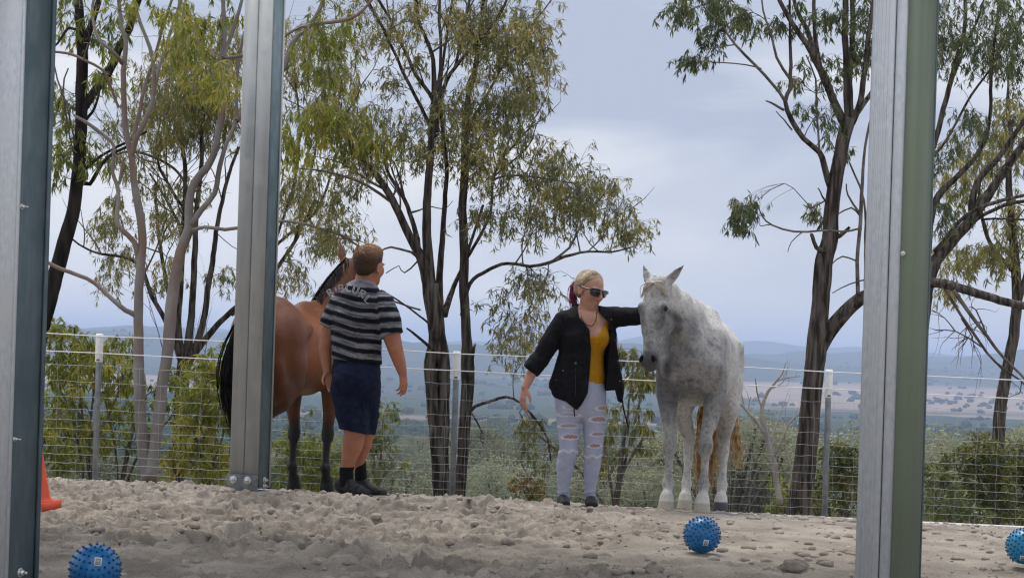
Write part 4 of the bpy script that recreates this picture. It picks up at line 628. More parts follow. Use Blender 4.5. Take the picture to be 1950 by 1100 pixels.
shrub('wattle_shrub', 'round yellow green wattle bush in front of the right edge', 22, 1870, 1010, [(1860, 870, 40, 30, 14), (1900, 900, 60, 50, 22), (1940, 880, 30, 40, 10), (1810, 920, 40, 40, 12), (1850, 960, 70, 35, 16), (1930, 960, 40, 40, 10)], leaf_wattle, bark_twig, n=.8, r=.24, leaves=170, ln=(.05, .09), wd=.03, droop=.0, tint=(.3, 1))
shrub('shrub', 'glossy leaved shrub against the fence beside the green flashing', 16.5, 1790, 1005, [(1780, 930, 40, 30, 8), (1800, 970, 50, 28, 10), (1860, 985, 50, 14, 5)], leaf_green, bark_twig, r=.16, leaves=45, ln=(.07, .12), wd=.035, droop=.1, tint=(.2, 1))
shrub('wattle_shrub', 'dense wattle bush behind the dark leaning trunk', 24, 1600, 1000, [(1600, 870, 40, 35, 14), (1620, 910, 40, 40, 14), (1560, 930, 50, 40, 12), (1500, 950, 30, 30, 7), (1590, 965, 50, 25, 9)], leaf_wattle, bark_twig, n=.8, r=.25, leaves=170, ln=(.05, .09), wd=.03, droop=.0, tint=(.2, .95))
shrub('shrub', 'light green bush at the foot of the dead tree', 22, 1500, 985, [(1490, 940, 26, 28, 9), (1480, 970, 36, 16, 6)], leaf_bright, bark_twig, r=.18, leaves=60, ln=(.05, .1), droop=.1, tint=(.2, .7))

# ---- grass on the bank past the fence: nobody could count it
gn = 9000; gy = 14.25 + 3.2 * tr.random(gn) ** 1.6; gx = tr.uniform(-.36, .36, gn) * gy; clump = fbm(np.c_[gx, gy] * 1.3, 3, 501); kp = clump > .47; gx, gy = gx[kp], gy[kp]; gn = len(gx)
pos = np.c_[gx, gy, hill_z(gx, gy) - .02]; dv = tr.normal(size=(gn, 3)) * [.28, .28, .1] + [0, 0, 1]; V, Q = leaf_quads(pos, dv, tr.uniform(.10, .34, gn), np.full(gn, .010))
nb_ = NB(); nb_.add(V, Q, np.repeat(np.clip(clump[kp] * 1.6 - .4 + tr.normal(size=gn) * .2, 0, 1), 4))
tag(obj('bank_grass', nb_.mesh('bank_grass'), leafmat('bank grass', [(0, (.10, .13, .03)), (.5, (.22, .20, .08)), (1, (.42, .34, .20))]), sm=False), 'dry and green grass on the bank just past the fence', 'grass', kind='stuff')
# ------------------------------------------------------------------ woodland trees below the hill, each a thing of its own
wr = np.random.default_rng(5)
def proto_tree(seed, h, spread, nclump, leaves, ls):
    r_ = np.random.default_rng(seed); trunk = NB(); leaf = NB()
    pts = np.array([[0, 0, -1.0], [0.15, 0, h * .3], [-.1, .1, h * .6], [.1, 0, h * .85]]); q = spline(np.c_[pts, [.02 * h, .017 * h, .011 * h, .004 * h]], .5); trunk.add(*tube(q[:, :3], q[:, 3], 7))
    for k in range(nclump):
        z = h * (0.32 + 0.68 * r_.random() ** .8); R_ = spread * (1 - ((z / h - .62) / .62) ** 2) ** .5 * r_.random() ** .5 if abs(z / h - .62) < .62 else 0.2; a = r_.uniform(0, 6.28); C = np.array([R_ * math.cos(a), R_ * math.sin(a), z])
        st = q[min(len(q) - 1, int(len(q) * z / h * .7)), :3]; trunk.add(*tube(spline(np.c_[np.array([st, (st + C) / 2 + [0, 0, -.15], C]), [.006 * h, .004 * h, .002 * h]], .8)[:, :3], [.006 * h] * len(spline(np.c_[np.array([st, (st + C) / 2 + [0, 0, -.15], C]), [.006 * h, .004 * h, .002 * h]], .8)), 4, caps=False))
        cr_ = h * r_.uniform(.07, .13); v = r_.normal(size=(leaves, 3)); v *= (r_.random((leaves, 1)) ** .4) / np.linalg.norm(v, axis=1, keepdims=True); pos = C + v * cr_ * [1, 1, .65]; dv = r_.normal(size=(leaves, 3)) * .8 + [0, 0, -.5]
        V, Q = leaf_quads(pos, dv, np.full(leaves, ls) * r_.uniform(.7, 1.3, leaves), np.full(leaves, ls * .42)); leaf.add(V, Q, np.repeat(np.clip(r_.uniform(.1, .8) + r_.normal(size=leaves) * .12, 0, 1), 4))
    a_, b_ = trunk.mesh('trunk'), leaf.mesh('crown'); smooth(a_); return a_, b_
leaf_wood = leafmat('woodland leaf', [(0, (.12, .14, .10)), (.5, (.19, .205, .13)), (1, (.29, .27, .15))], trans=.4)  # leaf tones paled and greyed to add to the haze
_t = leaf_wood.node_tree; _oi = nd(_t, 'ShaderNodeObjectInfo'); _mr = nd(_t, 'ShaderNodeMapRange'); _mr.inputs['To Min'].default_value = .65; _mr.inputs['To Max'].default_value = 1.5; _t.links.new(_oi.outputs['Random'], _mr.inputs['Value'])
_sc = nd(_t, 'ShaderNodeVectorMath', operation='SCALE'); _rp = [n for n in _t.nodes if n.type == 'VALTORGB'][0]; _t.links.new(_rp.outputs[0], _sc.inputs[0]); _t.links.new(_mr.outputs[0], _sc.inputs['Scale'])
for n in _t.nodes:
    if n.type == 'BSDF_PRINCIPLED': _t.links.new(_sc.outputs[0], n.inputs['Base Color'])
    if n.type == 'BSDF_TRANSLUCENT': _t.links.new(_sc.outputs[0], n.inputs[0])
protos = [proto_tree(31, 8, 2.6, 52, 300, .13), proto_tree(32, 9, 2.2, 46, 300, .14), proto_tree(33, 6.5, 2.6, 50, 300, .12), proto_tree(34, 10, 3.0, 60, 320, .15)]
for a_, b_ in protos: a_.materials.append(bark_twig); b_.materials.append(leaf_wood)
spots = []
# (photo x, photo y of the crown top, distance)
for (px, py, d) in [(620, 850, 90), (770, 862, 75), (720, 885, 55), (800, 910, 60), (925, 815, 130), (955, 855, 100), (1010, 846, 140), (1060, 858, 150), (905, 885, 70), (985, 905, 60), (1065, 905, 75), (1110, 885, 95), (1160, 890, 80), (1215, 870, 110), (1245, 850, 70), (1262, 905, 52), (1300, 856, 140), (1340, 868, 90), (1380, 835, 60), (1398, 808, 55), (1420, 880, 100), (1440, 910, 60), (1475, 855, 150),
                    (1530, 850, 130), (1580, 846, 170), (1630, 856, 110), (1782, 815, 60), (1812, 845, 80), (1845, 856, 130), (1900, 838, 95), (1930, 834, 150), (1770, 866, 50), (540, 865, 110), (500, 870, 90), (240, 880, 60), (330, 880, 80), (110, 880, 70), (660, 835, 170), (760, 848, 210), (870, 834, 230), (1130, 834, 250), (1020, 828, 280), (1240, 832, 260), (1400, 842, 220), (1660, 842, 250), (1500, 842, 300), (940, 830, 330), (800, 832, 310), (1320, 836, 330), (1580, 840, 340), (1870, 848, 290), (1960, 848, 240), (700, 826, 360), (600, 826, 350),
                    (690, 905, 80), (850, 925, 65), (1030, 925, 95), (1190, 925, 60), (1310, 920, 75), (1385, 930, 85), (1145, 850, 190), (1280, 842, 210), (1355, 845, 180), (1450, 848, 240), (975, 842, 210), (905, 842, 190)]:
    spots.append((px, py, d))
near_w = ['tall', 'slim', 'broad', 'big']
marks = [(75, 'behind the left shrubs'), (480, 'behind the middle column'), (640, 'behind the bay horse'), (790, 'right of the man'), (960, 'behind the twin trunked tree'), (1090, 'left of the woman'), (1200, 'behind the woman'), (1330, 'between woman and grey horse'), (1460, 'right of the grey horse legs'), (1640, 'behind the dark leaning trunk'), (1960, 'at the right edge')]
ordn = lambda n: 'leftmost' if n == 1 else f"{n}{'th' if 10 < n % 100 < 14 else {1: 'st', 2: 'nd', 3: 'rd'}.get(n % 10, 'th')} from the left"
rank = {k: i + 1 for i, k in enumerate(sorted(range(len(spots)), key=lambda k: spots[k][0]))}
for i, (px, py, d) in enumerate(spots):
    top = P(px, py, d); k = i % 4; hgt = [8, 9, 6.5, 10][k]; gz = float(hill_z(np.array([top[0]]), np.array([d]))[0]); s_ = (top[2] - gz) / hgt; s_ = max(0.35, min(s_, 1.9))
    zb = top[2] - hgt * s_; zb = min(zb, gz)
    r_ = empty('woodland_tree', (top[0], d, gz), wr.uniform(0, 6.28)); r_.scale = (min(s_, 1.5) * wr.uniform(.9, 1.2),) * 2 + ((top[2] - gz) / hgt,)
    where = next((m_[1] for m_ in marks if px <= m_[0]), 'at the right edge'); dist = 'near' if d < 70 else 'middle distance' if d < 160 else 'hazy far'
    lab = f'{dist} downhill tree {where}, {ordn(rank[i])}'; tag(r_, lab, 'tree', 'woodland trees downhill')
    for nm, me_ in zip(('trunk', 'crown'), protos[k]):
        o = link(bpy.data.objects.new(nm, me_)); o.parent = r_
        if nm == 'crown': o['kind'] = 'stuff'
# ------------------------------------------------------------------ bodies: smooth-blended distance fields turned into one continuous mesh
class Sdf:
    def __init__(s, lo, hi, h):
        s.lo = np.asarray(lo, float); s.h = h; s.n = np.ceil((np.asarray(hi) - s.lo) / h).astype(int) + 1; s.D = np.full(s.n, 0.5, np.float32)
    def _win(s, lo, hi, pad):
        a = np.clip(np.floor((lo - pad - s.lo) / s.h).astype(int), 0, s.n); b = np.clip(np.ceil((hi + pad - s.lo) / s.h).astype(int) + 1, 0, s.n)
        if np.any(b <= a): return None
        ax = [(s.lo[i] + s.h * np.arange(a[i], b[i])).astype(np.float32) for i in range(3)]; X, Y, Z = np.meshgrid(*ax, indexing='ij'); return tuple(slice(a[i], b[i]) for i in range(3)), X, Y, Z
    def _mix(s, sl, d, k, sub=False):
        D = s.D[sl]
        if sub:
            d = -d; hh = np.maximum(k - np.abs(D - d), 0) / k if k > 0 else 0; s.D[sl] = np.maximum(D, d) + hh * hh * k * 0.25; return
        hh = np.maximum(k - np.abs(D - d), 0) / k if k > 0 else 0; s.D[sl] = np.minimum(D, d) - hh * hh * k * 0.25
    def chain(s, pts, side=(1, 0, 0), k=0.03, sub=False):
        """pts rows: x y z r_side r_other"""
        p = np.array([list(q) + ([q[3]] if len(q) == 4 else []) for q in pts], float); rm = p[:, 3:].max(); w_ = s._win(p[:, :3].min(0) - rm, p[:, :3].max(0) + rm, k + 2 * s.h)
        if w_ is None: return
        sl, X, Y, Z = w_; side = np.asarray(side, float); side = side / np.linalg.norm(side); dm = None
        for A, B in zip(p[:-1], p[1:]):
            a, ab = A[:3], B[:3] - A[:3]; L2 = ab @ ab + 1e-12; qx, qy, qz = X - a[0], Y - a[1], Z - a[2]; t = np.clip((qx * ab[0] + qy * ab[1] + qz * ab[2]) / L2, 0, 1)
            qx -= t * ab[0]; qy -= t * ab[1]; qz -= t * ab[2]; sc_ = qx * side[0] + qy * side[1] + qz * side[2]; o2 = np.maximum(qx * qx + qy * qy + qz * qz - sc_ * sc_, 0)
            rs = A[3] + t * (B[3] - A[3]); ro = A[4] + t * (B[4] - A[4]); k0 = np.sqrt((sc_ / rs) ** 2 + o2 / (ro * ro)); k1 = np.sqrt((sc_ / rs ** 2) ** 2 + o2 / ro ** 4) + 1e-9
            d = np.where(k0 < 0.15, -np.minimum(rs, ro) * 0.9, k0 * (k0 - 1) / k1); dm = d if dm is None else np.minimum(dm, d)
        s._mix(sl, dm, k, sub)
    def ell(s, c, r, M=None, k=0.02, sub=False):
        """ellipsoid; rows of M are its axes"""
        c = np.asarray(c, float); r = np.asarray(r, float); rm = np.full(3, r.max()) if M is not None else r; w_ = s._win(c - rm, c + rm, k + 2 * s.h)
        if w_ is None: return
        sl, X, Y, Z = w_; q = [X - c[0], Y - c[1], Z - c[2]]
        if M is not None: M = np.asarray(M); q = [M[i, 0] * q[0] + M[i, 1] * q[1] + M[i, 2] * q[2] for i in range(3)]
        k0 = np.sqrt(sum((q[i] / r[i]) ** 2 for i in range(3))); k1 = np.sqrt(sum((q[i] / r[i] ** 2) ** 2 for i in range(3))) + 1e-9
        s._mix(sl, np.where(k0 < 0.15, -r.min() * .9, k0 * (k0 - 1) / k1), k, sub)
    def grid(s): return np.meshgrid(*[(s.lo[i] + s.h * np.arange(s.n[i])).astype(np.float32) for i in range(3)], indexing='ij')
    def cut(s, d): s.D = np.maximum(s.D, d).astype(np.float32)          # keep where d < 0
    def mesh(s, it=2):
        D = s.D; ins = D < 0; nx, ny, nz = D.shape; cnt = np.zeros((nx - 1, ny - 1, nz - 1), np.int8)
        for dx in (0, 1):
            for dy in (0, 1):
                for dz in (0, 1): cnt += ins[dx:nx - 1 + dx, dy:ny - 1 + dy, dz:nz - 1 + dz]
        act = np.argwhere((cnt > 0) & (cnt < 8)); idx = np.full(cnt.shape, -1, np.int32); idx[tuple(act.T)] = np.arange(len(act)); acc = np.zeros((len(act), 3)); num = np.zeros(len(act))
        cor = [(0, 0, 0), (1, 0, 0), (0, 1, 0), (1, 1, 0), (0, 0, 1), (1, 0, 1), (0, 1, 1), (1, 1, 1)]; val = [D[act[:, 0] + c[0], act[:, 1] + c[1], act[:, 2] + c[2]] for c in cor]
        for a, b in [(0, 1), (2, 3), (4, 5), (6, 7), (0, 2), (1, 3), (4, 6), (5, 7), (0, 4), (1, 5), (2, 6), (3, 7)]:
            va, vb = val[a], val[b]; m = (va < 0) != (vb < 0); t = np.where(m, va / np.where(m, va - vb, 1), 0)[:, None]; acc += m[:, None] * (np.array(cor[a]) * (1 - t) + np.array(cor[b]) * t); num += m
        V = act + acc / num[:, None]; Qs = []
        for ax in range(3):
            u, v = (ax + 1) % 3, (ax + 2) % 3; sl0 = [slice(None)] * 3; sl1 = [slice(None)] * 3; sl0[ax] = slice(0, -1); sl1[ax] = slice(1, None)
            for q in (sl0, sl1): q[u] = slice(1, -1); q[v] = slice(1, -1)
            A_, B_ = ins[tuple(sl0)], ins[tuple(sl1)]
            for flip, mk in ((False, A_ & ~B_), (True, ~A_ & B_)):
                e_ = np.argwhere(mk)
                if not len(e_): continue
                e_[:, u] += 1; e_[:, v] += 1; def_ = []
                for du, dv in ((-1, -1), (0, -1), (0, 0), (-1, 0)): g = e_.copy(); g[:, u] += du; g[:, v] += dv; def_.append(idx[tuple(g.T)])
                q = np.stack(def_, -1); Qs.append(q[:, ::-1] if flip else q)
        Q = np.concatenate(Qs); V = V * s.h + s.lo
        e_ = np.concatenate([Q[:, [0, 1]], Q[:, [1, 2]], Q[:, [2, 3]], Q[:, [3, 0]]]); n = len(V); deg = np.bincount(e_[:, 0], minlength=n) + 1e-9
        for k in range(it):
            for lam in (0.5, -0.48) if k < it - 1 else (0.5,):
                av = np.stack([np.bincount(e_[:, 0], V[e_[:, 1], i], minlength=n) for i in range(3)], 1) / deg[:, None]; V = V + lam * (av - V)
        return V, Q
def rows(*a): M = np.array(a, float); return M / np.linalg.norm(M, axis=1, keepdims=True)
def head_frame(f, u): f = nrm(f); u = nrm(u - f * (np.asarray(u) @ f)); return f, u, np.cross(f, u)
def bodymesh(name, S, base, mat, parent, colfn=None, it=2, post=None):
    V, Q = S.mesh(it)
    if post is not None: V = post(V)
    me = mesh_np(name, V - base, Q)
    if colfn is not None: attr(me, 'col', colfn(V), 'FLOAT_COLOR')
    return obj(name, me, mat, parent), V, Q
def strands(paths, r0, ns=4):
    m = NB()
    for q in paths:
        q = np.asarray(q); n = len(q); t = np.linspace(0, 1, n); m.add(*tube(q, r0 * (1 - 0.75 * t ** 2) * (0.6 + 0.4 * np.minimum(1, t * 5)), ns, caps=False))
    return m
# ------------------------------------------------------------------ horses (own axes: x forward, y left, z up)
gr_ = np.random.default_rng(77)
def horse_sdf(neck, poll, hd, hup, legs, sc_=1.0, fat=1.0, deep=0.0):
    S = Sdf((-1.05, -0.55, -0.02), (1.55, 0.55, 2.2), 0.0108); Yx = (0, 1, 0)
    S.chain([(-.80, 0, 1.14, .13, .15), (-.70, 0, 1.18, .21, .24), (-.52, 0, 1.21, .275, .285), (-.25, 0, 1.17, .265 * fat, .295), (.05, 0, 1.12 - deep / 2, .295 * fat, .33 + deep / 2), (.32, 0, 1.12 - deep / 2, .26 * fat, .345 + deep / 2), (.52, 0, 1.13, .20, .28), (.66, 0, 1.13, .155, .20)], Yx, k=.06)
    S.ell((.30, 0, 1.44), (.26, .075, .12), k=.10); S.ell((-.48, 0, 1.36), (.25, .15, .13), k=.08); S.ell((-.05, 0, 1.38), (.32, .07, .08), k=.08)
    for s in (-1, 1):
        S.chain([(.36, s * .10, 1.38, .07, .12), (.50, s * .15, 1.22, .09, .15), (.66, s * .155, 1.04, .09, .115)], Yx, k=.06); S.ell((.64, s * .085, .99), (.10, .085, .13), k=.05)
        S.ell((-.36, s * .22, 1.27), (.07, .05, .06), k=.07)                                            # point of hip
        fx, fy, kb = legs['f' + ('R' if s < 0 else 'L')]; y0 = s * .17; y1 = s * fy
        S.chain([(.54, y0, 1.00, .09, .135), (.53, y0, .86, .085, .11), (.54 + fx * .3, (y0 * .6 + y1 * .4), .68, .056, .076), (.555 + fx * .5 + kb, y1, .56, .044, .052), (.56 + fx * .5 + kb, y1, .49, .054, .056), (.555 + fx * .5 + kb, y1, .45, .050, .050), (.552 + fx * .55 + kb, y1, .41, .033, .042), (.55 + fx * .7, y1, .34, .027, .038), (.548 + fx * .9, y1, .24, .028, .039)], Yx, k=.035)
        S.chain([(.548 + fx * .9, y1, .24, .030, .040), (.545 + fx, y1, .205, .044, .051), (.57 + fx, y1, .15, .034, .040), (.60 + fx, y1, .105, .044, .049)], Yx, k=.015); S.chain([(.605 + fx, y1, .10, .050, .055), (.615 + fx, y1, .05, .057, .065), (.625 + fx, y1, .0, .064, .074)], Yx, k=.01); S.ell((.515 + fx, y1, .2), (.03, .028, .035), k=.02)
        hx, hy, _ = legs['h' + ('R' if s < 0 else 'L')]; y0 = s * .15; y1 = s * hy
        S.chain([(-.56, y0, 1.18, .13, .22), (-.48, s * .175, 1.0, .12, .19), (-.46 + hx * .3, s * .185, .86, .095, .145), (-.56 + hx * .5, s * .17, .70, .066, .088), (-.66 + hx * .8, y1, .585, .048, .060), (-.695 + hx, y1, .53, .045, .056), (-.69 + hx, y1, .46, .042, .050), (-.675 + hx, y1, .38, .030, .042), (-.665 + hx, y1, .25, .029, .040)], Yx, k=.04)
        S.chain([(-.62 + hx * .7, y1 * 1.02, .70, .025, .028), (-.745 + hx, y1, .585, .026, .028)], Yx, k=.03)
        S.chain([(-.665 + hx, y1, .25, .031, .041), (-.66 + hx, y1, .205, .044, .051), (-.63 + hx, y1, .15, .034, .040), (-.60 + hx, y1, .105, .044, .049)], Yx, k=.015); S.chain([(-.595 + hx, y1, .10, .050, .054), (-.585 + hx, y1, .05, .056, .063), (-.575 + hx, y1, .0, .062, .071)], Yx, k=.01); S.ell((-.692 + hx, y1, .2), (.03, .028, .035), k=.02)
        S.chain([(-.74, s * .10, 1.15, .10, .12), (-.74, s * .12, .98, .09, .11), (-.64, s * .16, .82, .06, .09)], Yx, k=.06)
    for s in (-1, 1):
        S.ell((-.26, s * .345, 1.16), (.10, .08, .15), k=.07, sub=True); S.ell((.28, s * .335, 1.16), (.05, .07, .22), k=.06, sub=True); S.chain([(-.36, s * .255, 1.27, .03, .035), (-.60, s * .225, 1.16, .03, .04)], Yx, k=.06)   # flank, girth line, hip
        S.chain([(.60, s * .05, 1.28, .03, .05), (.70, s * .06, 1.10, .03, .05)], Yx, k=.05)
    S.chain(neck, Yx, k=.07)
    f, u, w_ = head_frame(hd, hup)          # f: down the face towards the muzzle, u: face normal, w_: lateral
    H = lambda a, b, c=0.0: poll + f * a + u * b + w_ * c
    S.chain([list(H(.02, -.03)) + [.085, .085], list(H(.12, -.025)) + [.098, .10], list(H(.22, -.02)) + [.092, .105], list(H(.34, -.01)) + [.070, .088], list(H(.46, -.005)) + [.057, .068], list(H(.55, .0)) + [.058, .060]], w_, k=.04)
    for s in (-1, 1):
        S.ell(H(.22, -.10, s * .052), (.135, .105, .040), rows(f, u, w_), k=.035); S.ell(H(.185, .052, s * .082), (.045, .032, .026), rows(f, u, w_), k=.025)  # jowl, brow
        S.chain([list(H(.24, .02, s * .082)) + [.012, .016], list(H(.36, .01, s * .064)) + [.010, .012]], w_, k=.03)
        S.ell(H(.565, .030, s * .036), (.040, .032, .026), rows(f, u, w_), k=.02); S.ell(H(.560, .056, s * .050), (.027, .020, .015), rows(f * .9 - u * .25, u, w_), k=.006, sub=True)
        S.chain([list(H(.30, .055, s * .05)) + [.012, .012], list(H(.42, .05, s * .045)) + [.010, .010]], w_, k=.02, sub=True)
    S.ell(H(.585, -.015), (.045, .045, .046), rows(f, u, w_), k=.03); S.ell(H(.56, -.055), (.04, .026, .034), rows(f, u, w_), k=.03)                    # lips, chin
    S.chain([list(H(.16, -.15)) + [.035, .05], list(H(.40, -.075)) + [.028, .03]], w_, k=.05)
    return S, H, (f, u, w_)
def ear(S, base, tip, open_dir, wdt=.036):
    ax = tip - base; q = [base + ax * t for t in (0, .3, .6, .85, 1.0)]; sd_ = nrm(np.cross(ax, open_dir)); S.chain([list(q[0]) + [wdt * .75, wdt * .75], list(q[1]) + [wdt, wdt * .7], list(q[2]) + [wdt * .8, wdt * .5], list(q[3]) + [wdt * .4, wdt * .28], list(q[4]) + [.006, .006]], sd_, k=.02)
    o = nrm(open_dir - nrm(ax) * (np.asarray(open_dir) @ nrm(ax))); S.chain([list(q[1] + o * wdt * .75) + [wdt * .55, wdt * .45], list(q[2] + o * wdt * .55) + [wdt * .45, wdt * .35], list(q[3] + o * wdt * .3) + [wdt * .15, wdt * .15]], sd_, k=.008, sub=True)
eye_m = pmat('dark eye', (0.006, 0.004, 0.004), rough=0.2, spec=0.35); nos_m = pmat('nostril dark', (0.006, 0.005, 0.005), rough=0.8, spec=0.1)
def eyes(H, ax, root):
    f, u, w_ = ax; V, Tt = ico(3)
    for s in (-1, 1):
        obj('eye', mesh_np('eye', (V * [.023, .022, .019]) @ rows(f, u, w_) + H(.195, .052, s * .096), Tt), eye_m, root)
        obj('nostril', mesh_np('nostril', (V * [.027, .009, .0135]) @ rows(f + w_ * s * .25, u, w_ - f * s * .25) + H(.558, .060, s * .044), Tt), nos_m, root)  # flat dark disc stands in for the shaded nostril hollow
# ---- grey horse
base = P(1322, 965, 12.55); base[2] = float(base_z(base[0], 12.55)); GS = 1.03
hroot = empty('grey_horse', base, 0.0); tag(hroot, 'flea bitten grey horse standing facing the camera beside the woman', 'horse'); hroot.rotation_euler = (0, -.075, R(-90 - 12.5)); hroot.scale = (GS,) * 3
poll = np.array([1.02, -.215, 1.585]); neck = [(.42, 0, 1.20, .13, .30), (.58, -.02, 1.29, .115, .26), (.74, -.065, 1.38, .090, .20), (.88, -.135, 1.475, .076, .15), (.975, -.19, 1.535, .072, .12)]
S, H, ax = horse_sdf(neck, poll, np.array([.20, -.02, -.97]), np.array([.95, -.24, .22]), {'fR': (.02, .135, .0), 'fL': (.06, .125, .012), 'hR': (.10, .125, 0), 'hL': (.0, .145, 0)}, fat=1.04)
f, u, w_ = ax
sg = 1 if w_[1] > 0 else -1
ear(S, H(.0, -.01, sg * .055), H(-.135, .0, sg * .185), np.array([.8, .55, .1])); ear(S, H(.0, -.01, -sg * .055), H(-.15, .0, -sg * .12), np.array([.8, -.5, .1]))
S.chain([(.9, -.145, 1.56, .025, .04), (.72, -.055, 1.50, .022, .05), (.5, 0, 1.47, .02, .05)], (0, 1, 0), k=.04)
g3 = np.meshgrid
S.D = np.maximum(S.D, -(S.lo[2] + S.h * np.arange(S.n[2]))[None, None, :] + 0.001).astype(np.float32)
def grey_col(V):
    n1_ = fbm(V * 6.0, 4, 201); n2_ = fbm(V * 26.0, 3, 211); n3_ = fbm(V * 70.0, 2, 221); C = np.empty((len(V), 3)); wht = np.array([.485, .467, .44]); gry = np.array([.15, .15, .156])
    g = 0.06 + 0.28 * sstep(.45, .70, n1_) + .20 * sstep(.53, .63, n2_) + .38 * sstep(.30, .60, V[:, 0]) * sstep(1.50, 1.2, V[:, 2]) * sstep(.45, .8, V[:, 2])  # last term paints the shading of chest and forehand into the coat
    g += .40 * np.exp(-((V[:, 0] - .66) / .16) ** 2 - ((V[:, 2] - 1.15) / .22) ** 2) * sstep(.42, .6, n1_) + .25 * np.exp(-((V[:, 0] - .62) / .14) ** 2) * sstep(1.3, .9, V[:, 2]) * sstep(.6, .8, V[:, 2])
    for s, fx in ((-1, .02), (1, .06)):
        kn = np.exp(-((V[:, 2] - .48) / .10) ** 2) * (np.abs(V[:, 0] - .57) < .2); g += (.55 if s > 0 else .28) * kn * (np.sign(V[:, 1]) == s); g += (.5 if s > 0 else .1) * np.exp(-((V[:, 2] - .24) / .07) ** 2) * (np.sign(V[:, 1]) == s) * (V[:, 0] > .3)
    g += .35 * (V[:, 0] < -.3) * np.exp(-((V[:, 2] - .60) / .14) ** 2); g -= .45 * sstep(1.22, 1.45, V[:, 2]) * (V[:, 0] < .6); g -= .12 * (V[:, 0] < .2); g += .3 * np.exp(-((V[:, 0] - .35) / .10) ** 2) * sstep(1.1, 1.35, V[:, 2]) * sstep(.45, .6, n1_)
    pd = (np.exp(-(((V[:, 1] + .150) / .036) ** 2 + ((V[:, 2] - 1.015) / .065) ** 2) ** 2) * (V[:, 0] > .5))[:, None]
    hq = (V - poll); a = hq @ f; b = hq @ u; c_ = hq @ w_; inh = (V[:, 0] > .72) & (a > -.02) & (a < .75) & (np.abs(c_) < .14) & (b > -.22) & (V[:, 2] < 1.66)
    g += inh * (.34 * np.exp(-((a - .27) / .10) ** 2) * sstep(.02, .07, np.abs(c_)) + .22 * np.exp(-((a - .42) / .1) ** 2) * (n2_ > .45)); g -= inh * .12 * np.exp(-((a - .14) / .07) ** 2)
    g = np.clip(g, 0, 1)[:, None]; C = wht * (1 - g) + gry * g; C *= (1 - .32 * sstep(.60, .68, n3_))[:, None]; C = C * (1 - .85 * pd) + np.array([.05, .05, .053]) * .85 * pd
    mz = (inh * sstep(.46, .535, a) * (1 - .0 * b))[:, None]; C = C * (1 - mz) + np.array([.075, .073, .077]) * mz; ns_ = (inh * np.exp(-((a - .560) / .022) ** 2 - ((np.abs(c_) - .050) / .016) ** 2) * (b > .0))[:, None]; C = C * (1 - ns_) + .004 * ns_; ey = (inh * np.exp(-((a - .20) / .035) ** 2 - ((np.abs(c_) - .1) / .03) ** 2))[:, None] * .8; C = C * (1 - ey) + np.array([.04, .04, .04]) * ey  # nostril spot painted as dark as the shaded hollow
    ho = sstep(.085, .07, V[:, 2])[:, None]; hc = np.where(((V[:, 0] < 0) & (V[:, 1] > 0))[:, None], np.array([.07, .07, .075]), np.array([.40, .355, .29])); C = C * (1 - ho) + hc * ho; ps = (sstep(.2, .08, V[:, 2]))[:, None] * (1 - ho); C = C * (1 - ps * .7) + np.array([.62, .57, .50]) * ps * .7
    et = ((V[:, 2] > poll[2] + .10) & (V[:, 0] > .8))[:, None]; return np.where(et, C * .45, C)
bodymesh('body', S, np.zeros(3), vcmat('grey coat', rough=.7, spec=.2, nscale=70, namt=.13, bump=.12, sheen=.1), hroot, grey_col, it=2); eyes(H, ax, hroot)
mane_l = pmat('pale horsehair', (0.42, 0.35, 0.27), (0.60, 0.54, 0.46), scale=30, rough=.5, spec=.3); pp = []
for k in range(70):                        # forelock swept across the brow
    a0 = H(-.015 + gr_.uniform(-.02, .02), -.02 + gr_.uniform(-.02, .03), gr_.uniform(-.035, .045)); e_ = -sg * gr_.uniform(.3, 1.0); side = gr_.choice([-1, 1], p=[.62, .38]) * -sg
    pp.append(spline([a0, H(.0, .05 + gr_.uniform(0, .012), side * .005 + gr_.normal() * .012), H(.03 + gr_.normal() * .010, .070, side * .045 + gr_.normal() * .012), H(.085 + gr_.uniform(0, .03), .035, side * (.090 + gr_.uniform(0, .014)))], .015))
for k in range(12): a0 = H(-.02, -.02, gr_.uniform(-.04, .04)); pp.append(spline([a0, a0 + [0, gr_.normal() * .02, .03], a0 + [.03, gr_.normal() * .05, .045]], .015))
obj('forelock', strands(pp, .0042).mesh('forelock'), mane_l, hroot); pp = []
for k in range(170):
    t = gr_.random(); a0 = np.array([.92 - .5 * t, -.16 * (1 - t) ** 1.3, 1.61 - .10 * t - .012]); pp.append(spline([a0, a0 + [0, -.05, .0], a0 + [-.01 + gr_.normal() * .02, -.11, -.09], a0 + [-.02 + gr_.normal() * .03, -.12, -.20 - gr_.random() * .08]], .025))
obj('mane', strands(pp, .0045).mesh('mane'), mane_l, hroot); pp = []
tail_y = pmat('tawny horsehair', (0.26, 0.125, 0.04), (0.66, 0.45, 0.22), scale=26, rough=.5, spec=.3)
for k in range(700):
    a = gr_.normal(size=2) * [.022, .022]; q0 = np.array([-.86, 0, 1.30]); wv = gr_.normal(size=2) * .012; sp = -.02 + gr_.normal() * .032; Ln = gr_.uniform(.55, 1.0); lift = gr_.uniform(.0, .03)
    Ln = .62 + .55 * Ln
    if k % 9 == 0: sp = .24 + gr_.normal() * .025; Ln *= .84
    zt = 1.15 - .85 * Ln; pp.append(spline([q0 + [0, a[1] * .4, 0], q0 + [-.07 + a[0] * .5, a[1], -.06], [-.96 + a[0], a[1] + sp * .3 + wv[0], 1.0], [-.95 + a[0], a[1] + sp * .7 - wv[0], .75], [-.94 + a[0], a[1] + sp * .85 + wv[1], (.75 + max(.16, zt)) / 2], [-.93 + a[0] + gr_.normal() * .01, a[1] + sp, max(.16, zt)]], .06))
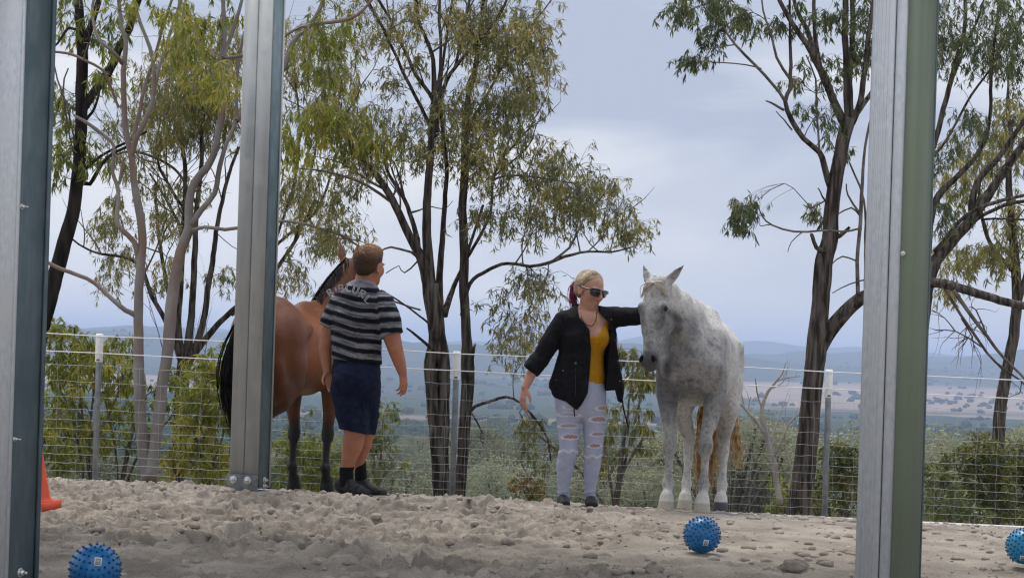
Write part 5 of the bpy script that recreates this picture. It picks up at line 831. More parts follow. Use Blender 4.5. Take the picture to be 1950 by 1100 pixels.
obj('tail', strands(pp, .0038, 3).mesh('tail'), tail_y, hroot)
# ---- bay horse
base = P(540, 940, 12.95); base[2] = float(base_z(base[0], 12.95)); BS = 1.0
broot = empty('bay_horse', base); tag(broot, 'bay horse with black legs and tail seen from behind, partly hidden by the middle column', 'horse'); broot.rotation_euler = (0, .078, R(90 - 12.5)); broot.scale = (BS,) * 3
poll2 = np.array([1.00, -.10, 1.97]); neck = [(.40, 0, 1.22, .13, .30), (.55, -.01, 1.36, .11, .25), (.70, -.04, 1.50, .09, .20), (.83, -.07, 1.69, .078, .155), (.93, -.09, 1.84, .072, .115)]
S, H, ax = horse_sdf(neck, poll2, np.array([.75, -.12, -.62]), np.array([.62, -.05, .78]), {'fR': (.0, .15, 0), 'fL': (.03, .15, 0), 'hR': (-.05, .07, 0), 'hL': (.04, .14, 0)}, fat=.98, deep=-.01)
f2, u2, w2 = ax
for s in (-1, 1): b0 = poll2 + np.array([.0, s * .055, .03]); ear(S, b0, b0 + np.array([-.005, s * .028, .155]), np.array([.9, s * .3, 0]), wdt=.034)
S.D = np.maximum(S.D, -(S.lo[2] + S.h * np.arange(S.n[2]))[None, None, :] + 0.001).astype(np.float32)
def bay_col(V):
    n1_ = fbm(V * 5.0, 4, 301); bay = np.array([.20, .066, .024]); C = bay * (.72 + .6 * n1_)[:, None]; top = sstep(1.30, 1.5, V[:, 2]) * (V[:, 0] < .5); C *= (1 - .25 * top)[:, None]; C *= (1 - .28 * sstep(-.25, -.5, V[:, 0]) * (.5 + n1_))[:, None]; C *= (1 - .35 * sstep(1.02, .86, V[:, 2]))[:, None]; fl = np.exp(-((V[:, 0] + .1) / .3) ** 2) * sstep(.8, 1.1, V[:, 2]) * sstep(1.45, 1.25, V[:, 2]); C *= (1 + .30 * fl)[:, None]  # rump and back shading painted into the bay coat, flank lightened
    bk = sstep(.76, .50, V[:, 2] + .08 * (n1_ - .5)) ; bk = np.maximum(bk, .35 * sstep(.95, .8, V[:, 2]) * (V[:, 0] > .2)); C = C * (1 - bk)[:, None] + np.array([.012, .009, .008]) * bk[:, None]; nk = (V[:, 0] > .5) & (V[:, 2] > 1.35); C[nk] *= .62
    et = ((V[:, 2] > 2.02))[:, None]; C = np.where(et, C * 1.0 + .03, C); return C
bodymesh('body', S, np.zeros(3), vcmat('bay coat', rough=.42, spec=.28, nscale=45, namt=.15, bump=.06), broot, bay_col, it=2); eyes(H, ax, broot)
black_h = pmat('black horsehair', (0.006, 0.005, 0.005), (0.018, 0.015, 0.014), scale=30, rough=.6, spec=.12); pp = []
for k in range(420):
    t = gr_.random(); c0 = np.array([.98, -.098, 2.02]) * (1 - t) + np.array([.40, 0, 1.535]) * t + np.array([-.035, 0, .020]) * math.sin(t * 3.14); sd_ = gr_.choice([-1, 1], p=[.25, .75]); e_ = np.array([-.05, 0, -.05]) * gr_.uniform(.4, 1.1)
    pp.append(spline([c0 + [.02, 0, -.045], c0 + [gr_.normal() * .006 - .006, sd_ * .010, .0], c0 + e_ + [-.004, sd_ * .034, -.010], c0 + e_ * 1.7 + [0.0, sd_ * .052, -.045]], .02))
obj('mane', strands(pp, .0040).mesh('mane'), black_h, broot); pp = []
for k in range(1300):
    q0 = np.array([-.86, 0, 1.33]); a = gr_.normal(size=2) * [.026, .030]; Ln = gr_.uniform(.65, 1.0); j = gr_.normal(size=3) * .010
    pp.append(spline([q0 + [0, a[1] * .4, gr_.normal() * .02], q0 + [-.06, .03 + a[1] * .5, -.01], np.array([-.955 + a[0], .075 + a[1], 1.08]) + j, np.array([-.975 + a[0], .095 + a[1] * 1.15, .85]) + j, np.array([-.965 + a[0] * .8, .08 + a[1] * .9, .62]) + j * 1.5, [-.94 + a[0] * .5, .045 + a[1] * .4, 1.25 - .90 * Ln]], .09))
obj('tail', strands(pp, .0034, 3).mesh('tail'), black_h, broot)
# ------------------------------------------------------------------ people
def skin_mat(name, c): 
    m = vcmat(name, rough=.55, spec=.3, nscale=40, namt=.06); m.node_tree.nodes['Principled BSDF'].inputs['Subsurface Weight'].default_value = .12; m.node_tree.nodes['Principled BSDF'].inputs['Subsurface Radius'].default_value = (.02, .008, .004); return m
def add_head(S, c, fd, up, h, k=.012, nose=1.0):
    """c: centre of the skull at eye height, h: head height; fd: where the face looks"""
    f, u, r = head_frame(fd, up); A = lambda a, b, c_=0.0: c + f * a * h + u * b * h + r * c_ * h; M = rows(f, u, r)
    S.ell(A(-.06, .16), np.array([.40, .34, .325]) * h, M, k=.03); S.ell(A(.12, -.10), np.array([.26, .36, .27]) * h, M, k=.03); S.ell(A(.235, -.37), np.array([.15, .13, .16]) * h, M, k=.03)
    S.chain([list(A(.36, .07)) + [.040 * h] * 2, list(A(.475 * nose, -.09)) + [.050 * h] * 2, list(A(.44, -.125)) + [.055 * h] * 2], r, k=.015); 
    for s in (-1, 1):
        S.ell(A(.355, .0, s * .15), np.array([.05, .05, .075]) * h, M, k=.012, sub=True); S.ell(A(.33, .10, s * .14), np.array([.05, .035, .11]) * h, M, k=.015); S.ell(A(.385, -.13, s * .05), np.array([.04, .035, .04]) * h, M, k=.008)
        S.ell(A(-.04, -.04, s * .325), np.array([.10, .15, .035]) * h, M, k=.008); S.ell(A(-.02, -.04, s * .355), np.array([.05, .09, .02]) * h, M, k=.004, sub=True); S.ell(A(.25, -.08, s * .2), np.array([.08, .10, .07]) * h, M, k=.03)
    S.ell(A(.395, -.245), np.array([.04, .028, .10]) * h, M, k=.006); S.ell(A(.385, -.305), np.array([.045, .032, .088]) * h, M, k=.006); S.ell(A(.435, -.275), np.array([.025, .010, .09]) * h, M, k=.003, sub=True)
    return A, M
def add_hand(S, wrist, d, palm, sz, thumb, curl=.35, spread=1.0):
    """d: direction from wrist to fingertips, palm: palm normal, thumb: +1/-1 side, sz: hand length"""
    d = nrm(d); palm = nrm(palm - d * (np.asarray(palm) @ d)); s_ = np.cross(d, palm) * thumb; Wp = lambda a, b, c_=0.0: wrist + d * a * sz + s_ * b * sz + palm * c_ * sz
    S.chain([list(Wp(-.05, 0)) + [.14 * sz, .11 * sz], list(Wp(.15, .0)) + [.19 * sz, .085 * sz], list(Wp(.44, 0)) + [.215 * sz, .070 * sz]], s_, k=.012)
    for k, (b, L_, a0) in enumerate([(.155, .46, .44), (.052, .52, .47), (-.052, .48, .46), (-.15, .38, .41)]):
        p = Wp(a0, b); ang = 0; q = [list(p) + [.056 * sz] * 2]
        for j, fr_ in enumerate((.42, .33, .25)):
            ang += curl * (1.0 + .25 * k) * (.7, 1.0, .8)[j]; dd = d * math.cos(ang) + palm * math.sin(ang) + s_ * (b * .25 * spread); p = p + nrm(dd) * L_ * fr_ * sz; q.append(list(p) + [(.052, .047, .038)[j] * sz] * 2)
        S.chain(q, s_, k=.004)
    S.chain([list(Wp(.10, .13, .03)) + [.075 * sz] * 2, list(Wp(.27, .27, .10)) + [.062 * sz] * 2, list(Wp(.42, .31, .16)) + [.050 * sz] * 2, list(Wp(.53, .29, .20)) + [.040 * sz] * 2], s_, k=.012)
def const(c): return lambda V: np.tile(np.asarray(c, float), (len(V), 1))
def fabric(name, c1, c2, rough=.85, scale=40, bump=.3, bscale=18): return pmat(name, c1, c2, scale=scale, rough=rough, bump=bump, bscale=bscale, spec=.15, dist=.006)
# =============================== woman
WD = 12.1; ws = WD / F
def w(px, py, dd=0.0): return P(px, py, WD) + np.array([0, dd, 0])
def wr4(px, py, dd, r, r2=None): return list(w(px, py, dd)) + [r * ws, (r2 if r2 is not None else r) * ws]
wb = w(1105, 958); wb[2] = ground_at(wb[0], wb[1])
wroot = empty('person', wb); tag(wroot, 'woman in black jacket, mustard top and ripped pale jeans reaching to the grey horse', 'person')
lo = w(975, 975, -.3) - [0, 0, .05]; hi = w(1275, 505, .3); lo[1] = WD - .36; hi[1] = WD + .30
SKW = np.array([.52, .27, .19])
def neckline(px): return np.interp(px, [1100, 1112, 1117, 1124, 1135, 1150, 1158, 1175], [700, 690, 643, 641, 641, 620, 606, 600])
S = Sdf(lo, hi, .0055)
S.chain([wr4(1105, 752, 0, 44, 30), wr4(1110, 715, 0, 40, 28), wr4(1114, 675, 0, 34, 25), wr4(1116, 640, -.005, 40, 28), wr4(1118, 612, 0, 44, 25), wr4(1118, 600, 0.01, 34, 17)], (1, 0, 0), k=.03)
for s, x in ((-1, 1098), (1, 1140)): S.ell(w(x, 645, -.075), (.062, .055, .065), k=.04)
S.chain([wr4(1116, 606, .02, 17), wr4(1115, 590, .012, 13.5), wr4(1118, 572, 0, 13)], k=.03)
hf = np.array([.66, -.72, -.26]); hc = w(1123.5, 553, -.01); hA, hM = add_head(S, hc, hf, np.array([.10, .05, 1.0]), 70 * ws)
S.chain([wr4(1072, 608, 0, 15), wr4(1046, 650, 0, 12.5), wr4(1026, 686, -.01, 11.5), wr4(1012, 712, -.04, 9.5), wr4(1000, 737, -.06, 6.8)], k=.02)
add_hand(S, w(999, 739, -.065), w(991, 784, -.09) - w(999, 739, -.065), np.array([.75, .55, 0]), .178, 1, curl=.30)
S.chain([wr4(1160, 603, 0, 15), wr4(1188, 602, -.04, 12.5), wr4(1216, 603, -.09, 11), wr4(1238, 596, -.16, 8)], k=.02); add_hand(S, w(1238, 595, -.16), np.array([.8, -.45, .25]), np.array([.45, -.2, -.85]), .17, -1, curl=.15)
legR = [wr4(1082, 752, 0, 25, 27), wr4(1082, 800, -.01, 21), wr4(1083, 855, -.03, 16), wr4(1076, 885, -.01, 15.5), wr4(1073, 925, .0, 10), wr4(1073, 955, 0, 9)]
legL = [wr4(1129, 752, 0, 24, 27), wr4(1131, 800, 0, 20.5), wr4(1130, 858, -.02, 15.5), wr4(1127, 890, .0, 14.5), wr4(1124, 925, .01, 9.5), wr4(1124, 950, .01, 9)]
S.chain(legR, k=.03); S.chain(legL, k=.03)
skin_w = skin_mat('fair skin', SKW)
def skin_col(c, A=None, h=1.0, lips=None):
    def fn(V):
        n_ = fbm(V * 14, 3, 401); n4 = fbm(V * 5, 3, 405); C = np.tile(c, (len(V), 1)) * (.84 + .32 * n_)[:, None] * np.stack([.94 + .12 * n4, 1.06 - .12 * n4, 1.08 - .16 * n4], 1)
        if lips is not None:
            d = np.linalg.norm(V - lips, axis=1); m = np.exp(-(d / .016) ** 2)[:, None]; C = C * (1 - .75 * m) + np.array([.40, .11, .10]) * .75 * m
        return C
    return fn
_, WV_, WQ_ = bodymesh('body', S, wb, skin_w, wroot, skin_col(SKW, lips=hA(.43, -.278)), it=2)
def bb(q, p0, p1, d, y0, y1): a, b = q(p0[0], p1[1]), q(p1[0], p0[1]); return np.array([min(a[0], b[0]) - .03, d + y0, min(a[2], b[2]) - .03]), np.array([max(a[0], b[0]) + .03, d + y1, max(a[2], b[2]) + .03])
# jeans
S = Sdf(*bb(w, (1045, 705), (1165, 970), WD, -.2, .22), .0055); jl = lambda L_, g: [q[:3] + [q[3] + g * ws, q[4] + g * ws] for q in L_]
S.chain([wr4(1104, 768, 0, 42, 33), wr4(1105, 745, 0, 45, 34), wr4(1108, 718, 0, 44, 31)], (1, 0, 0), k=.03); S.chain(jl(legR, 1.5), k=.025); S.chain(jl(legL, 1.5), k=.025); S.ell(w(1090, 765, .08), (.09, .08, .10), k=.04); S.ell(w(1125, 765, .08), (.09, .08, .10), k=.04)
X, Y, Z = S.grid(); px_, py_ = PXY(X, Z, WD); S.cut(np.maximum((py_ - np.where(px_ < 1100, 952, 944)) * ws, (725 - py_) * ws)); del X, Y, Z, px_, py_
RIPS = [(1084, 774, 10, 3.0, .3), (1083, 788, 17, 3.6, .2), (1084, 809, 17, 4.2, .55), (1086, 830, 14, 4.6, .9), (1148, 776, 11, 4.5, .7), (1140, 797, 15, 5.5, .85), (1138, 825, 12, 4.2, .7), (1132, 847, 10, 4.2, 1.0)]
def jeans_post(V):
    px, py = PXY(V[:, 0], V[:, 2], WD); fr_ = V[:, 1] < WD + .02; sh = np.zeros(len(V))
    for (x, y, rx, ry, a) in RIPS:
        q = ((px - x) / rx) ** 2 + ((py - y - .0016 * (px - x) ** 2) / ry) ** 2; sh += fr_ * (-.005 * np.exp(-q ** 3) + .004 * np.exp(-((q - 1.5) / .4) ** 2))
    for yk, xk in ((858, 1083), (868, 1130)): q = np.exp(-((py - yk - 2 * np.sin(px * .35)) / 2.6) ** 2) * (np.abs(px - xk) < 24) * fr_; sh += .006 * q
    for k in range(7): sh += .0028 * np.sin(py * (.55 + .03 * k) + px * .12 + k) * np.exp(-((py - 936) / 13) ** 2)
    sh += .0022 * np.sin(py * .5 + px * .25) * np.exp(-((py - 885) / 30) ** 2) * 0.6
    cx = np.where(px < 1106, 1080, 1128); C = np.stack([P(c, 800, WD)[0] * np.ones(1)[0] for c in (1080, 1128)]); ox = V[:, 0] - np.where(px < 1106, C[0], C[1]); oy = V[:, 1] - WD; n = np.sqrt(ox ** 2 + oy ** 2) + 1e-6; V = V.copy(); V[:, 0] += sh * ox / n; V[:, 1] += sh * oy / n; return V
def jeans_col(V):
    px, py = PXY(V[:, 0], V[:, 2], WD); n = fbm(V * 20, 3, 411); C = np.array([.41, .43, .56]) * (.85 + .3 * n)[:, None]; fr_ = V[:, 1] < WD + .02
    for (x, y, rx, ry, a) in RIPS:
        q = ((px - x) / rx) ** 2 + ((py - y - .004 * (px - x) ** 2 - 0.6 * np.sin(px * .8 + y)) / (ry * .8)) ** 2; m = (fr_ * sstep(1.25, .75, q) * a)[:, None]; thr = (.5 + .5 * np.sin(px * 1.9)) * .45; ed = (fr_ * np.exp(-((q - 1.6) / .5) ** 2) * .8)[:, None]; C = C * (1 - ed) + .78 * ed; mm = m * (1 - thr[:, None] * (1 - a)); C = C * (1 - mm) + np.array([.38, .22, .175]) * mm
    for yk, xk in ((858, 1083), (868, 1130)): q = (np.exp(-((py - yk - 2 * np.sin(px * .35)) / 2.4) ** 2) * (np.abs(px - xk) < 24) * fr_)[:, None]; C = C * (1 - q * .7) + .74 * q * .7
    return C
bodymesh('jeans', S, wb, vcmat('pale denim', rough=.85, spec=.1, nscale=180, namt=.10, bump=.3), wroot, jeans_col, it=1, post=jeans_post)
# mustard top
S = Sdf(*bb(w, (1055, 580), (1175, 755), WD, -.22, .2), .0055); S.chain([wr4(1106, 745, 0, 46, 33), wr4(1110, 715, 0, 42, 30.5), wr4(1114, 675, 0, 36, 28), wr4(1116, 640, -.005, 42, 30), wr4(1118, 612, 0, 46, 27)], (1, 0, 0), k=.03)
for s, x in ((-1, 1100), (1, 1142)): S.ell(w(x, 645, -.075), (.070, .062, .072), k=.045)
X, Y, Z = S.grid(); px_, py_ = PXY(X, Z, WD); S.cut(np.maximum((py_ - 739) * ws, (neckline(px_) - py_) * ws)); del X, Y, Z, px_, py_
bodymesh('top', S, wb, fabric('mustard knit', (.40, .185, .006), (.50, .25, .012), scale=60, bump=.25, bscale=30), wroot, it=2)
# jacket
S = Sdf(*bb(w, (985, 565), (1255, 800), WD, -.26, .24), .0055)
S.chain([wr4(1119, 775, .01, 70, 42), wr4(1117, 735, .01, 72, 41), wr4(1119, 700, .005, 63, 36), wr4(1121, 665, 0, 55, 34), wr4(1121, 635, 0, 54, 33), wr4(1121, 612, .005, 51, 32), wr4(1119, 601, .015, 41, 23)], (1, 0, 0), k=.03)
S.chain([wr4(1075, 611, .01, 20), wr4(1048, 650, .0, 19), wr4(1029, 684, -.01, 17), wr4(1013, 702, -.03, 15)], k=.03); S.chain([wr4(1022, 690, -.015, 18.5), wr4(1014, 701, -.03, 18)], k=.012)
S.chain([wr4(1150, 604, .01, 20), wr4(1172, 603, 0, 20), wr4(1200, 603, -.05, 17.5), wr4(1232, 601, -.13, 15)], k=.03)
for s, x in ((-1, 1098), (1, 1144)): S.ell(w(x, 645, -.07), (.075, .07, .08), k=.05)
S.chain([wr4(1101, 606, -.045, 6.5), wr4(1096, 593, -.01, 7.5), wr4(1098, 586, .05, 8), wr4(1116, 584, .085, 8), wr4(1136, 587, .05, 8), wr4(1146, 594, -.01, 8), wr4(1152, 606, -.05, 6)], k=.012)
X, Y, Z = S.grid(); px_, py_ = PXY(X, Z, WD); a_, b_ = w(1029, 684), w(1013, 702); av = nrm(b_ - a_); cuff = ((X - b_[0]) * av[0] + (Z - b_[2]) * av[2]) - .022
hem = np.interp(px_, [1030, 1044, 1050, 1057, 1075, 1086, 1098, 1108, 1119, 1130, 1152, 1172, 1178, 1184, 1190, 1200], [722, 736, 748, 757, 763, 772, 779, 766, 744, 744, 743, 742, 764, 766, 744, 735]); hem = np.where(Y > WD + .06, 742, hem)
xl = np.interp(py_, [560, 587, 604, 616, 628, 665, 713, 755, 790], [1099, 1099, 1102, 1112, 1121, 1124, 1121, 1117, 1112]); xr = np.interp(py_, [560, 595, 613, 632, 661, 713, 743, 790], [1141, 1141, 1157, 1162, 1159, 1155, 1153, 1153])
opn = np.minimum(np.minimum(px_ - xl, xr - px_) * ws, (WD + .035 - Y)); S.cut(opn); notin = (px_ < 1035) | (px_ > 1205)
S.cut(np.where((px_ < 1036) & (py_ < 722), -1, (py_ - hem) * ws)); S.cut(np.where(px_ < 1050, cuff, -1)); nk = np.sqrt((X - w(1117, 590)[0]) ** 2 + ((Y - WD - .012)) ** 2) - 17.5 * ws; S.cut(np.where(py_ < 606, -nk, -1)); del X, Y, Z, px_, py_, cuff, hem, xl, xr, opn, nk
def jk_post(V):
    px, py = PXY(V[:, 0], V[:, 2], WD); n = fbm(V * np.array([9., 9., 22.]), 3, 421) - .5; n2_ = fbm(V * np.array([30, 30, 9.]), 2, 431) - .5; a = np.stack([V[:, 0] - w(1118, 660)[0], V[:, 1] - WD], 1); L_ = np.linalg.norm(a, axis=1) + 1e-6; am = .016 * n + .008 * n2_; V = V.copy(); arm = (px < 1058) | (px > 1180); V[:, 0] += np.where(arm, 0, am * a[:, 0] / L_); V[:, 1] += np.where(arm, am, am * a[:, 1] / L_); V[:, 2] += np.where(arm, am, 0); return V
jk_m = fabric('black cotton', (.006, .006, .008), (.013, .013, .016), scale=30, bump=.4, bscale=26)
jk, JV, JQ = bodymesh('jacket', S, wb, jk_m, wroot, it=1, post=jk_post)
bvj = BVHTree.FromPolygons([tuple(v) for v in JV], [tuple(q) for q in JQ])
def on_front(bv, px, py, d, off=.003):
    q = P(px, py, d - 1.0); h_ = bv.ray_cast(Vector(q), Vector(P(px, py, d) - q).normalized()); return (np.array(h_[0]) + np.array([0, -off, 0])) if h_[0] is not None else P(px, py, d)
metal_m = pmat('snap metal', (.10, .10, .095), (.2, .2, .19), scale=50, rough=.35, metal=.8)
for (px, py, r) in [(1096, 691, 2.2), (1072, 705, 1.6), (1058, 723, 1.2), (1164, 608, 1.6), (1180, 725, 1.6), (1176, 687, 1.2), (1171, 647, 1.2)]:
    c = on_front(bvj, px, py, WD); m = NB(); m.add(*tube([c, c + [0, -.002, 0], c + [0, -.003, 0]], [r * ws, r * ws, r * ws * .6], 10)); obj('snap', m.mesh('snap', wb), metal_m, jk)
for pts in ([(1096, 700), (1096, 730), (1096, 752)], [(1165, 605), (1173, 630), (1178, 665), (1183, 700), (1185, 735)]):
    m = NB(); m.add(*tube(spline([on_front(bvj, x, y, WD, .002) for x, y in pts], .03), .0018, 5)); obj('zip', m.mesh('zip', wb), pmat('zip grey', (.05, .05, .055), rough=.4, metal=.4), jk)
m = NB(); m.add(*tube(spline([w(1092, 770, -.13), w(1092, 780, -.135), w(1093, 791, -.13)], .02), .0045, 6)); obj('drawstring', m.mesh('drawstring', wb), jk_m, jk)
m = NB(); m.add(*tube(spline([w(1184, 758, -.05), w(1187, 780, -.05), w(1193, 802, -.05), w(1196, 814, -.05)], .02), .0055, 6)); obj('drawstring', m.mesh('drawstring', wb), jk_m, jk)
# hair, glasses, necklace, shoes
hh = 70 * ws; S = Sdf(*bb(w, (1085, 505), (1165, 600), WD, -.2, .2), .005); S.ell(hA(-.10, .17), np.array([.425, .375, .355]) * hh, hM, k=.02); S.ell(hA(-.28, .0), np.array([.22, .30, .29]) * hh, hM, k=.03); X, Y, Z = S.grid(); c_ = hc; fa = (X - c_[0]) * hM[0, 0] + (Y - c_[1]) * hM[0, 1] + (Z - c_[2]) * hM[0, 2]; ua = (X - c_[0]) * hM[1, 0] + (Y - c_[1]) * hM[1, 1] + (Z - c_[2]) * hM[1, 2]
S.cut(fa - hh * np.interp(ua / hh, [-.4, -.15, 0, .12, .30, .45, .6], [-.20, -.16, -.06, .02, .16, .24, .30])); del X, Y, Z, fa, ua
bodymesh('hair', S, wb, pmat('blonde hair', (.20, .135, .08), (.45, .345, .235), scale=34, rough=.5, spec=.3, bump=.5, bscale=60, stretch=(.4, .4, 1.6), dist=.004), wroot, it=2)
hp = []; fs, us, rs_ = hM; cen = hA(-.10, .17); endv = nrm(-fs * .95 + us * .10)
for k in range(520):
    th_ = gr_.uniform(-1.75, 1.75); st_ = nrm(us * math.cos(th_) + rs_ * math.sin(th_) + fs * (.62 - .28 * abs(th_)) + gr_.normal(size=3) * .07); pl = []
    for t in np.linspace(0, 1, 9): v = nrm(st_ * (1 - t) + endv * t); pl.append(cen + (fs * (v @ fs) * .425 + us * (v @ us) * .375 + rs_ * (v @ rs_) * .355) * hh * (1.008 + .012 * gr_.random()))
    hp.append(pl)
obj('hair_strands', strands(hp, .0017, 3).mesh('hair_strands', wb), pmat('fair hair strand', (.27, .185, .11), (.55, .43, .30), scale=45, rough=.45, spec=.35), wroot)
pk = pmat('magenta hair', (.14, .012, .05), (.30, .05, .13), scale=30, rough=.45, spec=.35); pp = []
pt0 = w(1102, 538, .06)
for k in range(120): a = gr_.normal(size=3) * .012; pp.append(spline([pt0 + a * .5 + [.02, -.02, 0], pt0 + a, w(1093, 546, .075) + a, w(1092, 564, .07) + a * 1.1, w(1097, 580, .06) + a * [1.1, 1, 3]], .02))
obj('ponytail', strands(pp, .0045).mesh('ponytail', wb), pk, wroot)
gl = empty('sunglasses', (0, 0, 0), parent=wroot); glm = pmat('glossy black plastic', (.006, .005, .005), rough=.15, spec=.6); lens_m = pmat('dark lens', (.012, .008, .010), rough=.06, spec=.9)
for s in (-1, 1):
    V, Tt = ico(3); c_ = hA(.375, .02, s * .175); yaw = s * .38; fr2 = nrm(hM[0] * math.cos(yaw) + hM[2] * math.sin(yaw)); sr = np.cross(fr2, hM[1]); obj('lens', mesh_np('lens', (V * np.array([.014, .115 * hh, .165 * hh])) @ np.stack([fr2, hM[1], sr]) + c_ - wb, Tt), lens_m, gl)
    m = NB(); m.add(*tube(spline([hA(.36, .06, s * .33), hA(.2, .05, s * .375), hA(-.06, .05, s * .37)], .02), [.006] * len(spline([hA(.36, .06, s * .33), hA(.2, .05, s * .375), hA(-.06, .05, s * .37)], .02)), 6)); obj('arm', m.mesh('arm', wb), glm, gl)
m = NB(); m.add(*tube(spline([hA(.34, .10, -.34), hA(.44, .12, -.12), hA(.47, .09, 0), hA(.44, .12, .12), hA(.34, .10, .34)], .012), .005, 6)); obj('frame', m.mesh('frame', wb), glm, gl)
nl_ = [(1106, 594), (1109, 608), (1116, 617), (1126, 620), (1133, 614), (1136, 602), (1136, 594)]; bvw = BVHTree.FromPolygons([tuple(v) for v in WV_], [tuple(q) for q in WQ_]); m = NB(); m.add(*tube(spline([on_front(bvw, x, y, WD, .003) for x, y in nl_], .015), .0024, 6)); obj('necklace', m.mesh('necklace', wb), pmat('dark chain', (.06, .045, .03), rough=.4, metal=.6), wroot)
shoe_b = pmat('black shoe', (.008, .008, .009), (.016, .016, .017), scale=40, rough=.6, spec=.3)
for (px, py, dd) in ((1072, 955, -.04), (1125, 955, -.03)):
    S = Sdf(w(px - 30, 975, -.3), w(px + 30, 930, .15), .005); gz = wb[2] + .002 - (.004 if px > 1100 else 0); b_ = w(px, py, dd); b_[2] = gz + .045; S.chain([list(b_ + [0, .06, 0]) + [.043, .045], list(b_ + [0, -.05, -.008]) + [.048, .045], list(b_ + [.005, -.15, -.018]) + [.043, .032]], (1, 0, 0), k=.02); X, Y, Z = S.grid(); S.cut(gz - Z); S.cut(np.where(Y > b_[1] - .02, -1, -1)); del X, Y, Z
    bodymesh('shoe', S, wb, shoe_b, wroot, it=2)
# =============================== man
MD = 11.9; ms = MD / F
def q_(px, py, dd=0.0): return P(px, py, MD) + np.array([0, dd, 0])
def r4(px, py, dd, r, r2=None): return list(q_(px, py, dd)) + [r * ms, (r2 if r2 is not None else r) * ms]
mb = q_(672, 940); mb[2] = ground_at(mb[0], mb[1])
mroot = empty('person', mb); tag(mroot, 'man in black and grey striped shirt and navy shorts seen from behind', 'person')
lo = q_(590, 960); hi = q_(800, 450); lo[1] = MD - .42; hi[1] = MD + .45; lo[2] -= .03; SD = (.91, -.41, 0); SKM = np.array([.40, .17, .10])
S = Sdf(lo, hi, .0055)
S.chain([r4(678, 735, .02, 44, 34), r4(678, 690, .02, 46, 36), r4(680, 650, .01, 48, 36), r4(682, 605, 0, 50, 33), r4(684, 575, 0, 48, 27), r4(686, 558, 0, 36, 21)], SD, k=.03); S.chain([r4(690, 556, 0, 23), r4(695, 538, .01, 20.5), r4(700, 515, .02, 20)], k=.03)
mf = np.array([.50, .86, -.05]); mc = q_(703, 507, .02); mA, mM = add_head(S, mc, mf, np.array([.06, .02, 1.0]), 74 * ms)
S.chain([r4(641, 585, .10, 19), r4(622, 640, .11, 15), r4(616, 665, .10, 12.5), r4(619, 690, .08, 10.5), r4(622, 706, .06, 8)], k=.02); add_hand(S, q_(622, 707, .06), q_(634, 746, .03) - q_(622, 707, .06), np.array([.2, -1.0, .1]), .185, 1, curl=.28)
S.chain([r4(737, 592, -.09, 21), r4(748, 640, -.11, 17), r4(756, 668, -.11, 14), r4(763, 690, -.11, 12), r4(768, 708, -.11, 8.8)], k=.02); add_hand(S, q_(768.5, 709, -.11), q_(772, 752, -.10) - q_(768, 709, -.11), np.array([-.75, .55, .1]), .19, 1, curl=.32)
lgL = [r4(664, 735, 0, 32), r4(672, 790, -.02, 26), r4(677, 822, -.03, 20), r4(672, 848, -.02, 19.5), r4(664, 876, -.02, 14), r4(660, 897, -.02, 10.5), r4(661, 920, -.02, 11)]
lgR = [r4(692, 735, .06, 30), r4(694, 790, .10, 24), r4(692, 822, .12, 18), r4(688, 846, .14, 17), r4(682, 872, .16, 12.5), r4(680, 895, .17, 9.5), r4(682, 912, .17, 10)]
S.chain(lgL, k=.025); S.chain(lgR, k=.025)
bodymesh('body', S, mb, skin_mat('tanned skin', SKM), mroot, skin_col(SKM), it=2)
# shorts
S = Sdf(*bb(q_, (615, 660), (745, 850), MD, -.26, .34), .0055); S.chain([r4(678, 742, .03, 45, 40), r4(678, 715, .02, 48.5, 40), r4(679, 684, .02, 48, 38)], SD, k=.03); S.ell(q_(662, 722, -.08), (.10, .09, .11), k=.05); S.ell(q_(698, 726, -.09), (.10, .09, .11), k=.05)
S.chain([r4(664, 740, .0, 35), r4(672, 790, -.02, 31), r4(679, 835, -.03, 25.5)], k=.02); S.chain([r4(694, 740, .05, 31), r4(694, 790, .09, 26), r4(691, 835, .11, 21)], k=.02); X, Y, Z = S.grid(); px_, py_ = PXY(X, Z, MD); S.cut(np.maximum((py_ - np.interp(px_, [640, 660, 690, 715], [815, 817, 823, 830])) * ms, (676 - py_) * ms)); del X, Y, Z, px_, py_
def fold(seed, amp, fq=(12., 12., 20.)):
    def fn(V): n = fbm(V * np.array(fq), 3, seed) - .5; c = V.mean(0); a = V[:, :2] - c[:2]; L_ = np.linalg.norm(a, axis=1)[:, None] + 1e-6; V = V.copy(); V[:, :2] += amp * n[:, None] * a / L_; return V
    return fn
sh_m = fabric('navy cotton', (.006, .010, .028), (.013, .019, .045), scale=25, bump=.35, bscale=22); so_, SV_, SQ_ = bodymesh('shorts', S, mb, sh_m, mroot, it=1, post=fold(441, .020))
bvs = BVHTree.FromPolygons([tuple(v) for v in SV_], [tuple(q) for q in SQ_]); pk_ = NB()
